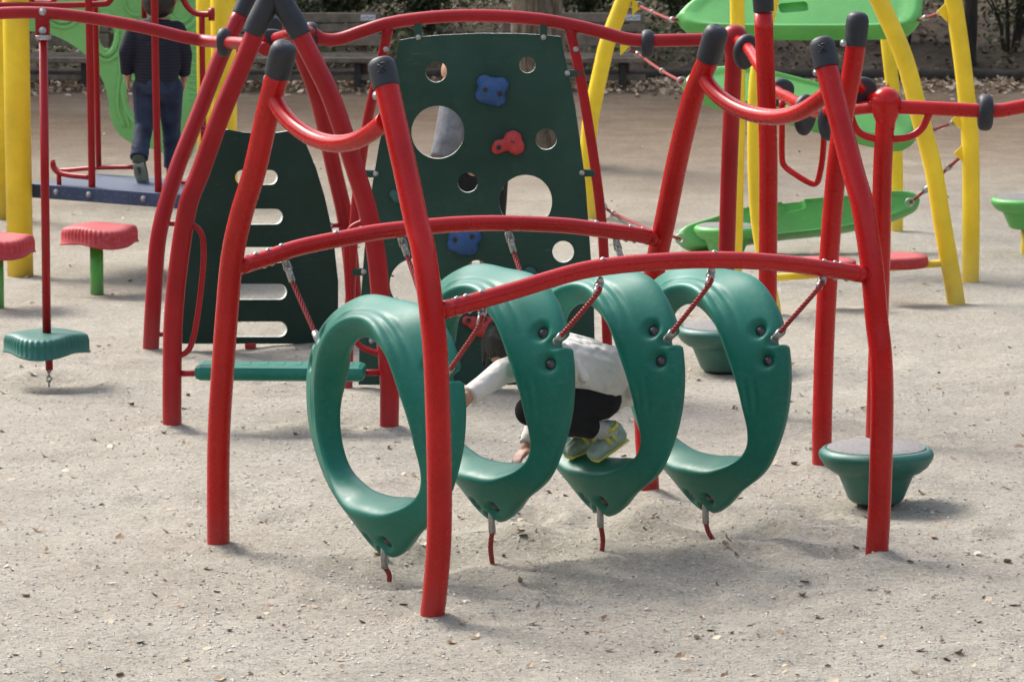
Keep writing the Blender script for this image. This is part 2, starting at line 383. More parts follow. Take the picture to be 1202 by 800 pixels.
def bumper(p, d, parent, w=0.066, h=0.072, th=0.05, drop=0.3):
    """rubber bumper disc threaded on a bar with direction d"""
    d = V(d).normalized(); side = d.cross(V((0, 0, 1))).normalized(); up = side.cross(d).normalized()
    if up.z < 0: up = -up
    bm = B(); seg = 28; rings = []
    for (s, k) in ((-1, .72), (-.85, .88), (-.5, .98), (0, 1.0), (.5, .98), (.85, .88), (1, .72)):
        ring = []
        for i in range(seg):
            a = 2 * PI * i / seg; x = math.cos(a); y = math.sin(a)
            wx = w * k * (1 + .12 * y)
            ring.append(bm.verts.new(V(p) + d * s * th / 2 + side * x * wx + up * (y * h * k - h * drop)))
        rings.append(ring)
    for i in range(len(rings) - 1):
        for k in range(seg):
            f = bm.faces.new((rings[i][k], rings[i][(k + 1) % seg], rings[i + 1][(k + 1) % seg], rings[i + 1][k])); f.smooth = True
    bm.faces.new(rings[0]); bm.faces.new(rings[-1])
    return obj('bumper', bm, M['rubber'], parent)
def rope_assembly(a, mid, b, parent, r=0.0085):
    """shackle at a, ferrules, twisted rope to b"""
    o = mtube('cable', [a + (mid - a) * .55, mid, b], r, M['rope'], parent, seg=10, smooth=5)
    bm = B()
    d1 = (mid - a)
    tube(bm, [a, a + d1 * .35], r * .7, seg=8, smooth=0)
    for s in (-1, 1):
        q = d1.cross(V((0, 1, 0))).normalized() * r * 1.1 * s
        tube(bm, [a + q + d1 * .1, a + d1 * .5 + q * 1.2], r * .45, seg=8, smooth=0)
    sphere(bm, a + d1 * .5, r * 1.5, 10); sphere(bm, a + d1*.08, r*1.3, 10)
    tube(bm, [a + d1 * .5, a + d1 * 1.0], r * 1.35, seg=10, smooth=0)
    obj('shackle', bm, M['steel'], o); bm = B()
    e = (b - mid); e.normalize()
    tube(bm, [b - e * .045, b + e * .004], r * 1.4, seg=10, smooth=0)
    sphere(bm, b + e * .006, r * 1.5, 10)
    obj('ferrule', bm, M['steel'], o)
    return o
# ================================================================== hoop climber frame (front)
gA, gB, gC, gD = G(256.5, 641), G(507, 723), G(762, 580), G(1031, 654)
plAB = Plane(gA, gB); plCD = Plane(gC, gD)
R_LEG = 0.0385
def onp(pl, px): return [pl(u, v) for u, v in px]
frame = thing('climbing_frame', V(((gA.x + gD.x) / 2, (gA.y + gD.y) / 2, 0)),
              'large red tubular frame in the foreground whose two arched beams hold the green hoops', 'climbing frame')
pA = onp(plAB, [(256.5, 641), (256, 580), (257, 507), (261, 440), (266, 373), (272.5, 303), (283.5, 251), (299, 200), (314, 133), (323, 98), (330, 74)])
pB = onp(plAB, [(507.5, 723), (510, 700), (515, 640), (516, 580), (514.5, 500), (510, 400), (498, 300), (489, 262), (476, 200), (461, 133), (454, 102), (450, 88)])
pC = onp(plCD, [(762, 580), (757, 500), (757, 430), (761, 380), (768, 321), (781.6, 255), (797, 180), (814, 113), (829, 76), (834, 63)])
pD = onp(plCD, [(1029, 654), (1032.6, 590), (1035.5, 480), (1034, 420), (1029, 374), (1023, 310), (1012, 240), (1001, 200), (984, 134), (972, 86), (968, 72)])
leg(pA, R_LEG, M['red'], frame, (plAB(325.5, 88), plAB(335, 50)), None, plAB(314, 92) + V((0, -.02, 0)))
leg(pB, R_LEG, M['red'], frame, (plAB(454, 103), plAB(446, 68)), True, plAB(442, 112) + V((0, -.02, 0)))
leg(pC, R_LEG, M['red'], frame, (plCD(831, 70), plCD(843, 31)), None, plCD(822, 68) + V((0, -.02, 0)))
leg(pD, R_LEG, M['red'], frame, (plCD(971, 80), plCD(963, 44)), True, plCD(958, 85) + V((0, -.02, 0)))
mtube('crossbar', onp(plAB, [(320, 112), (326, 124), (335, 137), (350, 151), (370, 163), (392, 168.5), (415, 166), (435, 156), (452, 142)]), 0.0285, M['red'], frame)
mtube('crossbar', onp(plCD, [(826, 88), (832, 100), (845, 114), (863, 126), (884, 134), (910, 137.5), (935, 133), (955, 122), (976, 106)]), 0.0285, M['red'], frame)
# beams
a1 = plAB(272, 316); c1 = plCD(777, 281); plR = Plane(a1, c1)
b1 = plAB(507, 367); d1 = plCD(1024, 323); plF = Plane(b1, d1)
rear_px = [(274, 315), (315, 302), (345, 292), (375, 285), (407, 279), (445, 272), (505, 265.5), (550, 262.5), (600, 262), (660, 264.5), (700, 269), (740, 274), (777, 281)]
front_px = [(509, 367), (530, 361), (560, 353), (606, 340), (645, 328), (686, 317), (730, 310.5), (775, 307), (820, 305), (870, 305.5), (920, 309), (967, 315), (1021, 323)]
def beam(px, pl, boltpx):
    pts = onp(pl, px)
    o = mtube('beam', pts, 0.0278, M['red'], frame, seg=20)
    for end, nx in ((0, 1), (-1, -2)):
        d = (pts[nx] - pts[end]).normalized(); bm = B()
        tube(bm, [pts[end] + d * .028, pts[end] + d * .065], 0.0288, seg=20, smooth=0); obj('collar', bm, M['red'], o)
    qq = catmull(pts, 8)
    for u, sgn in boltpx:
        q = min(qq, key=lambda p: abs(proj(p)[0] - u))
        mbolt([q + V((0, -.006, .0265 * sgn))], o, (0, -.25, sgn), 0.0062)
    return o
def proj(p):
    d = p - CAM; z = d.dot(FW); return 601 + F * d.x / z, 400 - F * d.dot(UP) / z
beam(rear_px, plR, [(303, 1), (313, 1), (332, 1), (308, -1), (318, -1), (744, -1), (735, -1), (700, 1), (395, 1), (742, 1), (752, 1)])
beam(front_px, plF, [(537, 1), (547, 1), (565, 1), (541, -1), (551, -1), (705, 1), (836, 1), (968, 1), (978, 1), (990, 1), (981, -1), (991, -1)])

# ================================================================== hanging hoops
mAB = (gA + gB) / 2; mCD = (gC + gD) / 2; plM = Plane(mAB, mCD)
E1 = plAB.e.copy(); AX = V((-E1.y, E1.x, 0)).normalized()     # hoop plane direction, hoop axis
if AX.x < 0: AX = -AX
def hoop_point(phi, x, s):      # x along the section's long axis (-1..1), s = thickness sign coordinate (-1..1)
    pass
HT = [(-90, .330, .104, .044, 26), (-60, .318, .062, .040, 28), (-30, .364, .048, .025, 12), (0, .348, .082, .032, 28), (30, .352, .106, .038, 32), (60, .370, .106, .036, 50), (90, .366, .084, .029, 64),
      (120, .380, .100, .036, 46), (150, .394, .106, .042, 20), (180, .392, .074, .033, 10), (210, .362, .052, .030, 12), (240, .322, .070, .040, 32)]
def hoop_section(phi):
    d = (math.degrees(phi) + 90) % 360; i = int(d // 30) % 12; t = d / 30 - int(d // 30)
    g = lambda k, c: HT[k % 12][c]
    out = []
    for c in (1, 2, 3, 4):
        p0, p1, p2, p3 = g(i - 1, c), g(i, c), g(i + 1, c), g(i + 2, c)
        out.append(.5 * (2 * p1 + (p2 - p0) * t + (2 * p0 - 5 * p1 + 4 * p2 - p3) * t * t + (3 * p1 - p0 - 3 * p2 + p3) * t ** 3))
    k = (1 - math.cos(3 * (phi - PI / 6))) / 2
    return out[0], out[1], out[2], math.radians(out[3]), k
XS = [1.0, .996, .985, .965, .93, .88] + [.82 - .075 * i for i in range(22)] + [-.82, -.88, -.93, -.96, -.98, -.992, -.998, -1.0]
PROF = [(x, (1 - abs(x) ** (6 if x > 0 else 11)) ** .30 if abs(x) < 1 else 0.0) for x in XS]; PROF = PROF + [(x, -y) for x, y in reversed(PROF[1:-1])]
def hoop_mesh():
    NS, MS = 360, len(PROF)
    bm = B(); rings = []
    corners = [PI / 6, 5 * PI / 6, 3 * PI / 2]
    for i in range(NS):
        phi = 2 * PI * i / NS
        rc, w, t, psi, k = hoop_section(phi)
        rad = E1 * math.cos(phi) + V((0, 0, 1)) * math.sin(phi)
        L = rad * math.cos(psi) + AX * math.sin(psi); Nn = -AX * math.cos(psi) + rad * math.sin(psi)
        C = rad * rc
        dphi = min(abs((phi - c + PI) % (2 * PI) - PI) for c in corners)
        ring = []
        for j in range(MS):
            x, y = PROF[j]
            tt = t * (1.18 - 0.30 * x)
            px = x * w; py = y * tt
            if y > 0.2:   # moulded grooves on the face
                gr = 0
                for gx in (-0.62, -0.28): gr += math.exp(-((x - gx) / 0.10) ** 2)
                py -= 0.010 * gr * min(1, max(0, k * 2.0 - .10)) * min(1, (1.03 - k) * 2.5) * (y) * min(1, max(0, math.sin(phi) * 2.5 + .35))
            notch = math.exp(-(dphi / 0.047) ** 6)
            if x > 0.35: px -= notch * 0.036 * min(1, (x - .35) / .45)
            # bolt dimples
            for sg in (-1, 1):
                dx = px - 0.030; dl = (dphi - 0.135) * rc * 1.15
                q = math.exp(-((dx * dx + dl * dl) / (0.027 ** 2)) ** 2)
            py -= math.copysign(1, y) * q * 0.022 * (1 if abs(y) > .5 else 0)
            ring.append(bm.verts.new(C + L * px + Nn * py))
        rings.append(ring)
    for i in range(NS):
        A_, B_ = rings[i], rings[(i + 1) % NS]
        for j in range(MS):
            f = bm.faces.new((A_[j], A_[(j + 1) % MS], B_[(j + 1) % MS], B_[j])); f.smooth = True
    bmesh.ops.recalc_face_normals(bm, faces=bm.faces[:])
    me = bpy.data.meshes.new('hoop_body'); bm.to_mesh(me); bm.free(); me.materials.append(M['teal']); return me
HM = hoop_mesh()
bolt_me = None
def hoop_bolt_positions():
    out = []
    for c in (PI / 6, 5 * PI / 6, 3 * PI / 2):
        for sg in (-1, 1):
            phi = c + sg * 0.135
            rc, w, t, psi, k = hoop_section(phi)
            rad = E1 * math.cos(phi) + V((0, 0, 1)) * math.sin(phi)
            L = rad * math.cos(psi) + AX * math.sin(psi); Nn = -AX * math.cos(psi) + rad * math.sin(psi)
            out.append((rad * rc + L * 0.030 + Nn * (t * 1.1 - 0.0205), Nn))
    return out
HB = []
for p, n in hoop_bolt_positions():
    bm = B(); bolt(bm, p, n, 0.0135); bmesh.ops.recalc_face_normals(bm, faces=bm.faces[:])
    me = bpy.data.meshes.new('bolt'); bm.to_mesh(me); bm.free(); me.materials.append(M['socket']); HB.append(me)
notch_px = [(528, 436), (657, 397), (787, 394), (913, 394)]
anch_px = [(457, 671), (578, 651), (706, 640), (838, 625)]
beamF = [(568, 356, 563, 382), (705, 327, 700, 346), (836, 315, 831, 336), (967, 325, 961, 338)]
beamR = [(334, 303, 343, 330), (470, 277, 478, 300), (596, 270, 603, 296), (722, 280, 730, 306)]
hoop_lab = ['green plastic hoop farthest left, partly behind the nearest red leg',
            'green plastic hoop second from left, with the child\'s head and arms reaching through',
            'green plastic hoop third from left, with the child\'s sneakers on its lower rim',
            'empty green plastic hoop farthest right of the four']
HC = []
def rotz(a): return Matrix.Rotation(a, 3, 'Z')
for i, (nu, nv) in enumerate(notch_px):
    # hoop centre: the bolt notch in the near upper corner seen at (nu,nv), centre on the frame's mid plane
    dn = E1 * (0.47 * math.cos(PI / 6)) + V((0, 0, 0.47 * math.sin(PI / 6)))
    c = plM(nu - 70, nv + 56)
    for _ in range(8):
        pu, pv = proj(c + dn); cu, cv = proj(c)
        c = plM(cu + nu - pu, cv + nv - pv)
    HC.append(c)
    h = thing('hanging_hoop', c, hoop_lab[i], 'climbing hoop', 'green hoops hanging between the red beams')
    o = bpy.data.objects.new('hoop_body', HM); COL.objects.link(o); o.parent = h; ORG[o.name] = c
    for bme in HB:
        b_ = bpy.data.objects.new('bolt', bme); COL.objects.link(b_); b_.parent = h
    near = c + E1 * (0.452 * math.cos(PI / 6)) + V((0, 0, 0.452 * .5))
    far = c - E1 * (0.462 * math.cos(PI / 6)) + V((0, 0, 0.462 * .5))
    bot = c + V((0, 0, -0.385)) - AX * .004 + E1 * .012
    fx = beamF[i]; rope_assembly(plF(fx[0], fx[1]), plF(fx[2], fx[3]) , near, h)
    rx = beamR[i]; rope_assembly(plR(rx[0], rx[1]), plR(rx[2], rx[3]), far, h)
    g = G(*anch_px[i]); g.z = -0.03
    o = mtube('cable', [bot + V((0, 0, -.03)), bot + V((.002, 0, -.07)), (bot + V((.002, 0, -.07))) * .5 + g * .5 + V((.006 - .012 * (i % 2), 0, 0)), g], 0.0085, M['rope'], h, seg=10)
    bm = B(); tube(bm, [bot + V((0, 0, .02)), bot + V((0, 0, -.03)), bot + V((.002, 0, -.078))], 0.0118, seg=10, smooth=0); obj('ferrule', bm, M['steel'], o)
print('E1', E1, 'AX', AX, 'C0', HC[0], proj(HC[3] + V((0, 0, -.5))), 'top z A', pA[-1], 'B', pB[-1], 'C', pC[-1], 'D', pD[-1])

# ================================================================== step frame at left (legs E, F, foot board)
gE, gF = G(202, 501), G(457, 503); plE = Plane(gE, gF)
sf = thing('step_frame', (gE + gF) / 2, 'red A-shaped frame at left with a teal foot board low between its legs', 'climbing frame')
pE = onp(plE, [(202, 501), (202, 440), (203.5, 373), (210, 307), (221, 240), (236, 200), (260, 133), (288, 67), (306, 22)])
pF = onp(plE, [(457, 503), (457, 450), (453, 400), (447, 350), (442, 300), (432.5, 251), (417, 199), (391, 120), (370, 75), (345, 27)])
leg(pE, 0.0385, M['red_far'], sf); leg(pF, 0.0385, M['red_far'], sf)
bm = B()
for px in ([(297, 40), (303, 26), (313, 6), (320, -12)], [(353, 42), (345, 26), (333, 6), (323, -12)]):
    tube(bm, onp(plE, px), [0.0425, 0.046, 0.046, 0.044], seg=20)
sphere(bm, plE(321, -12), 0.047); obj('cap', bm, M['rubber'], sf)
mtube('handle', onp(plE, [(213, 262), (226, 264), (236, 273), (239, 290), (238, 320), (232, 370), (226, 400), (219, 413), (205, 419)]), 0.0115, M['red_far'], sf)
mtube('handle', onp(plE, [(436, 262), (425, 261), (412, 268), (407, 281), (407, 310), (410, 360), (415, 392), (424, 407), (448, 416)]), 0.0115, M['red_far'], sf)
mtube('support_tube', onp(plE, [(205, 438), (245, 438)]), 0.0125, M['red_far'], sf, smooth=0)
mtube('support_tube', onp(plE, [(415, 437), (455, 437)]), 0.0125, M['red_far'], sf, smooth=0)
bm = B()
p0, p1 = plE(230, 436), plE(430, 435); c = (p0 + p1) / 2; ln = (p1 - p0).length
box(bm, c, (ln, 0.17, 0.062), rotz(math.atan2(plE.e.y, plE.e.x)), 0.026)
for i in range(9):
    t = (i + .5) / 9 - .5
    box(bm, c + plE.e * (ln * .9 * t) + V((0, 0, .0305)), (ln * .05, 0.09, .004), rotz(math.atan2(plE.e.y, plE.e.x)), 0.002)
fb = obj('foot_board', bm, M['teal'], sf)

# ================================================================== slot panel frame (legs G, H)
gG, gH = G(177, 412), G(416, 396); plG = Plane(gG, gH)
gf = thing('slot_panel_frame', (gG + gH) / 2, 'red A-shaped frame at left holding the black-green board with five horizontal slots', 'climbing frame')
pG = onp(plG, [(177, 412), (181, 340), (187, 273), (207, 200), (233.5, 133), (259, 67), (283, 15)])
pH = onp(plG, [(417, 396), (415, 350), (411.6, 304), (404, 251), (392, 199), (374, 120), (356, 70), (338, 25)])
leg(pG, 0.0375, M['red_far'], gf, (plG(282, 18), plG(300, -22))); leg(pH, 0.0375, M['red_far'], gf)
out = [(213, 403), (393, 403), (396, 380), (396, 330), (390, 275), (380, 230), (370, 197), (358, 168), (350, 154)]
topc = [(340, 153), (325, 155.5), (303, 156.5), (283, 155), (268, 152)]
lft = [(260, 152), (249, 172), (237, 205), (226, 245), (217, 290), (212, 335), (211, 375)]
outline = out + topc + lft
def slot(x0, x1, y, r):
    return [(x1 - r + r * math.cos(a), y + r * math.sin(a)) for a in [(-PI / 2) + PI * i / 8 for i in range(9)]] + [(x0 + r + r * math.cos(a), y + r * math.sin(a)) for a in [(PI / 2) + PI * i / 8 for i in range(9)]]
slots = [slot(275, 325, 208, 8.7), slot(268, 331, 254, 9.2), slot(267, 334, 299, 9.2), slot(266, 336, 342, 9.2), slot(264, 336, 386, 9.0)]
bm = B(); holeplate(bm, outline, slots, lambda x, y: plG(x, y), 0.02, plG.n)
slotp = obj('slotted_panel', bm, [M['bgreen'], M['edge']], gf, recalc=False)
for a_, b_ in (((233, 150), (250, 153)), ((190, 262), (222, 264)), ((180, 392), (214, 393)), ((403, 264), (388, 265)), ((416, 392), (394, 393))):
    mtube('support_tube', onp(plG, [a_, b_]), 0.011, M['red_far'], gf, smooth=0)
mbolt([plG(388, 265) - plG.n * .0], gf); 
bm = B(); box(bm, plG(294, 405.5), (.05, .05, .03), None, .008); obj('bracket', bm, M['red_far'], gf)

# ================================================================== climbing wall
Yw = G(560, 455).y; wp0 = V((0, Yw, 0)); wn = V((0, 1, 0))
def W(u, v, off=0.0): return P(u, v, Yw + off)
cw = thing('climbing_wall', V((W(560, 455).x, Yw, 0)), 'dark green climbing wall with round openings and coloured hand grips under an arched tube', 'climbing wall')
arch = [(366, 38), (376, 45), (388, 47), (402, 45), (425, 37), (450, 29), (480, 23.5), (520, 19.5), (560, 18.5), (600, 20), (640, 24), (680, 31.5), (710, 39), (733, 45.5), (755, 48), (790, 47.5), (850, 46)]
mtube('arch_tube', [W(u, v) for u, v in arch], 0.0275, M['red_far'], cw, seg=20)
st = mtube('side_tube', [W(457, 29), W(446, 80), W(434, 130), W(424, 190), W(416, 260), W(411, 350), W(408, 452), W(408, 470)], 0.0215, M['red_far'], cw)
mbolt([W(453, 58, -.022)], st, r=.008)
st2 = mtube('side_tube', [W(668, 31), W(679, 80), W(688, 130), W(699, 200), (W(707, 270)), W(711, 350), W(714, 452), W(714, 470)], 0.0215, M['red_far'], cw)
mbolt([W(676, 58, -.022)], st2, r=.008)
ol = [(421, 451), (697, 451), (698, 400), (697, 350), (691, 265), (687, 212), (681, 165), (675, 124), (666, 80), (658, 43), (638, 41), (610, 39.5), (565, 39), (520, 41), (491, 43.5), (469, 47), (466, 62), (460, 100), (453, 135), (445, 170), (437, 218), (428, 290), (423, 360)]
def circ(cx, cy, r, n=36): return [(cx + r * math.cos(2 * PI * i / n), cy + r * math.sin(2 * PI * i / n)) for i in range(n)]
holes = [circ(512, 84, 12.6), circ(514, 155, 31), circ(619, 76, 9.6, 24), circ(641, 163, 12.4), circ(549, 214, 11.6), circ(617, 236, 31), circ(661, 295, 12.6), circ(487.5, 333, 30), circ(560, 318, 13)]
bm = B(); holeplate(bm, ol, holes, lambda x, y: W(x, y, -.01), 0.02, V((0, -1, 0)))
panel = obj('panel', bm, [M['dgreen'], M['edge']], cw, recalc=False)
for (u, v, tu, tv) in ((491, 44, 491, 30), (638, 44, 638, 30), (666, 86, 680, 86), (683, 203, 697, 203), (441, 204, 425, 204), (427, 319, 414, 319), (436, 400, 412, 400), (694, 330, 709, 330)):
    bm = B(); c0 = W(u, v, -.012); c1 = W(tu, tv, -.006)
    d = c1 - c0; m_ = (c0 + c1) / 2
    box(bm, m_, (abs(d.x) + .03, .024, abs(d.z) + .03), None, .006)
    t_ = obj('bracket', bm, M['dgreen'], cw); mbolt([W(u, v, -.025)], t_, r=0.008)
def grip(lobes, mat, holes_, off=-.060):
    bm = B()
    for (u, v, r) in lobes: sphere(bm, W(u, v, -.03), r, 24, (1, .75, 1))
    me = bpy.data.meshes.new('tmp'); bm.to_mesh(me); bm.free(); o = bpy.data.objects.new('tmp', me); COL.objects.link(o)
    md = o.modifiers.new('r', 'REMESH'); md.mode = 'VOXEL'; md.voxel_size = 0.004; md.use_smooth_shade = True
    ms = o.modifiers.new('s', 'SMOOTH'); ms.iterations = 8; ms.factor = .6
    dg = bpy.context.evaluated_depsgraph_get(); me2 = bpy.data.meshes.new_from_object(o.evaluated_get(dg))
    bpy.data.objects.remove(o); bm = B(); bm.from_mesh(me2)
    for f in bm.faces: f.smooth = True
    g_ = obj('hand_grip', bm, mat, cw)
    for (u, v) in holes_:
        bm = B(); c0 = W(u, v, off); lathe(bm, [(0.011, 0), (0.011, .004), (.006, .005), (.004, .002), (0, .002)], c0 + V((0, 0.004, 0)), V((0, -1, 0)), 14)
        obj('bolt', bm, M['iron'], g_)
    return g_
grip([(569, 97, .034), (588, 100, .034), (567, 112, .034), (584, 116, .036), (577, 107, .060)], M['blue_hold'], [(569.5, 105.5), (587, 110)], -.074)
grip([(602, 164, .040), (606, 172, .036), (593, 170, .028), (586, 172, .030), (583, 175, .023)], M['red_hold'], [(602, 165), (585.5, 173.5)], -.058)
grip([(535, 278, .034), (556, 278, .034), (534, 287, .034), (552, 290, .034), (545, 284, .058)], M['blue_hold'], [(534, 281.5), (554, 278)], -.066)
grip([(572, 382, .042), (566, 386, .038), (556, 379, .030), (548, 376, .022)], M['red_hold'], [(550, 376), (569, 374)])
grip([(622, 321, .030), (614, 327, .024), (630, 326, .022)], M['teal_hold'], [])
grip([(525, 395, .026), (531, 400, .022), (520, 400, .022)], M['blue_hold'], [])
grip([(467, 232, .026), (462, 228, .02)], M['teal_hold'], [])
for u, v in ((760, 49), (365, 40)):
    bumper(W(u, v), (1, 0, .0), cw, w=0.05, h=0.06, th=0.052, drop=0.15)

# ================================================================== left overhead rail
Yl = G(55, 452).y
def LW(u, v, off=0.0): return P(u, v, Yl + off)
rl = thing('overhead_rail', LW(140, 30), 'long bent red overhead rail crossing in front of the boy at upper left', 'overhead rail')
pts = [LW(-60, 24), LW(-20, 17.5), LW(20, 15), LW(60, 16), LW(100, 20.5), LW(140, 27), LW(180, 35), LW(215, 43.5), LW(240, 48), P(265, 50, Yl - .15), P(290, 52, Yl - .35), P(312, 58, Yl - .5)]
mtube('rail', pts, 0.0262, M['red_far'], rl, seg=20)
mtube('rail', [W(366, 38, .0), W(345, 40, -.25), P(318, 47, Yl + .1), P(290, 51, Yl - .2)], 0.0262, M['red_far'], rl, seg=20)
bumper(P(263, 50, Yl - .14), (1, -.25, 0), rl, w=0.05, h=0.062, th=0.045, drop=0.0)
bumper(P(318, 48, Yl + .05), (.3, -1, 0.25), rl, w=0.075, h=0.05, th=0.05, drop=0.0)
bumper(P(316, 32, Yl + .6), (.6, -1, 0), rl, w=0.06, h=0.05, th=0.05, drop=0.0)

# ================================================================== hanging step (left)
hs = thing('hanging_step', LW(55, 405) , 'fluted teal foot step hanging by a thin red pole at far left', 'hanging step')
def wedge_seat(center, R, hgt, mat, parent, name, rot=0.0, flutes=44, pad=None):
    """three-lobed moulded foot plate with a fluted skirt"""
    bm = B(); NS = 352; rings = []
    lev = [(.30, .50), (.70, .50), (.90, .46), (.965, .36), (1.0, .10), (1.0, -.38), (1.035, -.42), (1.035, -.50), (.96, -.50), (.5, -.5)]
    for li, (k, z) in enumerate(lev):
        ring = []
        for i in range(NS):
            a = 2 * PI * i / NS
            r = R * (1 + .10 * math.cos(3 * a)) * k
            if 3 <= li <= 5: r *= 1 + .013 * math.cos(flutes * a)
            dz = -.07 * hgt * math.cos(3 * a) * (1 if li < 5 else 1.5)
            ring.append(bm.verts.new(center + V((r * math.cos(a + rot), r * math.sin(a + rot) , z * hgt + dz * (k > .4)))))
        rings.append(ring)
    for i in range(len(rings) - 1):
        for k in range(NS):
            f = bm.faces.new((rings[i][k], rings[i][(k + 1) % NS], rings[i + 1][(k + 1) % NS], rings[i + 1][k])); f.smooth = True
    bm.faces.new(rings[0]); bm.faces.new(rings[-1])
    return obj(name, bm, mat, parent)
wedge_seat(LW(53, 402), 0.176, 0.085, M['teal_bowl'], hs, 'foot_plate', 0.5)
mtube('pole', [LW(50.5, 30), LW(55, 398)], 0.0185, M['red_far'], hs, smooth=0)
bm = B(); box(bm, LW(50, 33), (.06, .05, .11), None, .012); obj('bracket', bm, M['red_far'], hs)
bm = B(); box(bm, LW(51, 44, -.02), (.05, .05, .022), None, .006); mbolt([LW(50, 36, -.035), LW(50, 14, -.035)], hs)
tube(bm, [LW(42, 44, -.02), LW(60, 44, -.02)], .009, seg=10, smooth=0); obj('clamp', bm, M['steel'], hs)
mtube('sleeve', [LW(57, 410), LW(58, 434)], 0.016, M['red_far'], hs, smooth=0)
bm = B()
for k in range(5):
    c0 = LW(57.5, 428 + k * 5.5); bm2 = [c0 + V((math.cos(a) * (.008 if k % 2 else .003), math.sin(a) * (.003 if k % 2 else .008), math.sin(2 * a) * 0)) for a in (0,)]
    lp = []
    for i in range(13):
        a = 2 * PI * i / 12; lp.append(c0 + V(((math.cos(a) * .009) if k % 2 else 0, (math.cos(a) * .009) if not k % 2 else 0, math.sin(a) * .015)))
    tube(bm, lp, .003, seg=6, smooth=0, cap=False)
obj('chain', bm, M['steel'], hs)

# ================================================================== red stepping stools on green posts
for (u, v, cu, cv, lab) in ((114, 343, 119.5, 275, 'faded red stepping stool on a green post, standing alone beside the navy platform'),
                            (-3, 360, -3, 287, 'faded red stepping stool on a green post, cut off by the left edge')):
    g = G(u, v); s = thing('stepping_stool', g, lab, 'stepping stool', 'red stepping stools at left')
    y = g.y; c = P(cu, cv, y)
    wedge_seat(c, 0.188, 0.092, M['pink_red'], s, 'seat', 0.9)
    mtube('post', [V((g.x, g.y, -.1)), V((g.x, g.y, c.z - .03))], 0.034, M['gpost'], s, smooth=0, seg=20)

# ================================================================== right-hand pole frame (hub posts P1, R)
gP1, gR = G(849, 422), G(1027, 517)
YP, YR = gP1.y, gR.y
pf = thing('hub_frame', V(((gP1.x + gR.x) / 2, (YP + YR) / 2, 0)), 'red overhead bar frame at right on two upright posts topped by round red hubs', 'overhead bar frame')
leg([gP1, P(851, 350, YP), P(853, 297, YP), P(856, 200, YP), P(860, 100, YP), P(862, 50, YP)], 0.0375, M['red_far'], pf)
leg([gR, P(1031, 400, YR), P(1034, 297, YR), P(1036, 200, YR), P(1040, 130, YR)], 0.0375, M['red'], pf)
def hub(u, v, Y, r, mat):
    bm = B(); c = P(u, v, Y); lathe(bm, [(.036, -.10), (.038, -.075), (.044, -.058), (r * .95, -.034), (r * 1.06, -.005), (r * 1.03, .02), (r * .86, .043), (r * .55, .058), (.012, .064), (0, .064)], c, V((0, 0, 1)), 30)
    return obj('hub', bm, mat, pf)
hub(862, 46, YP, .058, M['red_far']); hub(1040, 122, YR, .056, M['red'])
def lerpY(t): return YP + (YR - YP) * t
mtube('overhead_bar', [P(1052, 125.5, YR), P(1100, 127.5, YR), P(1150, 130, YR), P(1172, 130, YR), P(1190, 127, YR), P(1215, 122, YR), P(1260, 112, YR)], 0.0275, M['red'], pf, seg=20)
ob = mtube('overhead_bar', [P(864, 46, YP), P(878, 57, lerpY(.12)), P(893, 80, lerpY(.28)), P(910, 106, lerpY(.45)), P(925, 115, lerpY(.56)), P(940, 123, lerpY(.68)), P(957, 131, lerpY(.8)), P(985, 129.5, lerpY(.92)), P(1030, 125, YR)], 0.026, M['red'], pf, seg=18)
mtube('overhead_bar', [P(1034, 120, YR), P(1018, 113, YR + .12), P(1006, 100, YR + .05), P(999, 84, YR - .12)], 0.024, M['red'], pf, seg=18)
mtube('brace', [P(998, 134, YR), P(1003, 148, YR), P(1012, 158, YR), P(1030, 164, YR)], 0.0145, M['red'], pf)
mtube('brace', [P(1042, 164, YR), P(1066, 161, YR), P(1082, 151, YR), P(1091, 133, YR)], 0.0145, M['red'], pf)
bumper(P(1156.5, 131, YR), (1, 0, 0), pf, w=0.058, h=0.072, th=0.056, drop=0.05)
bumper(P(1012, 110, YR + .1), (.55, -1, 0), pf, w=0.062, h=0.06, th=0.05, drop=-.1)
bumper(P(916, 108, lerpY(.44)), (.55, -1, -.25), pf, w=0.062, h=0.062, th=0.05, drop=0.05)
bumper(P(876, 58, lerpY(.1)), (.55, -1, -.3), pf, w=0.06, h=0.08, th=0.05, drop=0.15)
bumper(P(945, 130, lerpY(.7)), (.85, -1, -.1), pf, w=0.055, h=0.085, th=0.045, drop=0.2)
bumper(P(972, 134, lerpY(.86)), (1, -.7, 0), pf, w=0.055, h=0.082, th=0.045, drop=0.3)
yt = lerpY(.62)
hh = thing('hand_loop', P(943, 125, yt), 'small red bent-tube hand loop hanging below the overhead bar beside the right hub post', 'hand loop')
mtube('loop_tube', [P(918, 118, yt), P(918, 150, yt), P(918, 186, yt), P(922, 196, yt), P(934, 205, yt - .03), P(950, 214.5, yt - .06), P(958, 215, yt - .07), P(962, 206, yt - .08), P(966, 180, yt - .08), P(968, 138, yt - .08)], 0.0125, M['red'], hh, smooth=5)

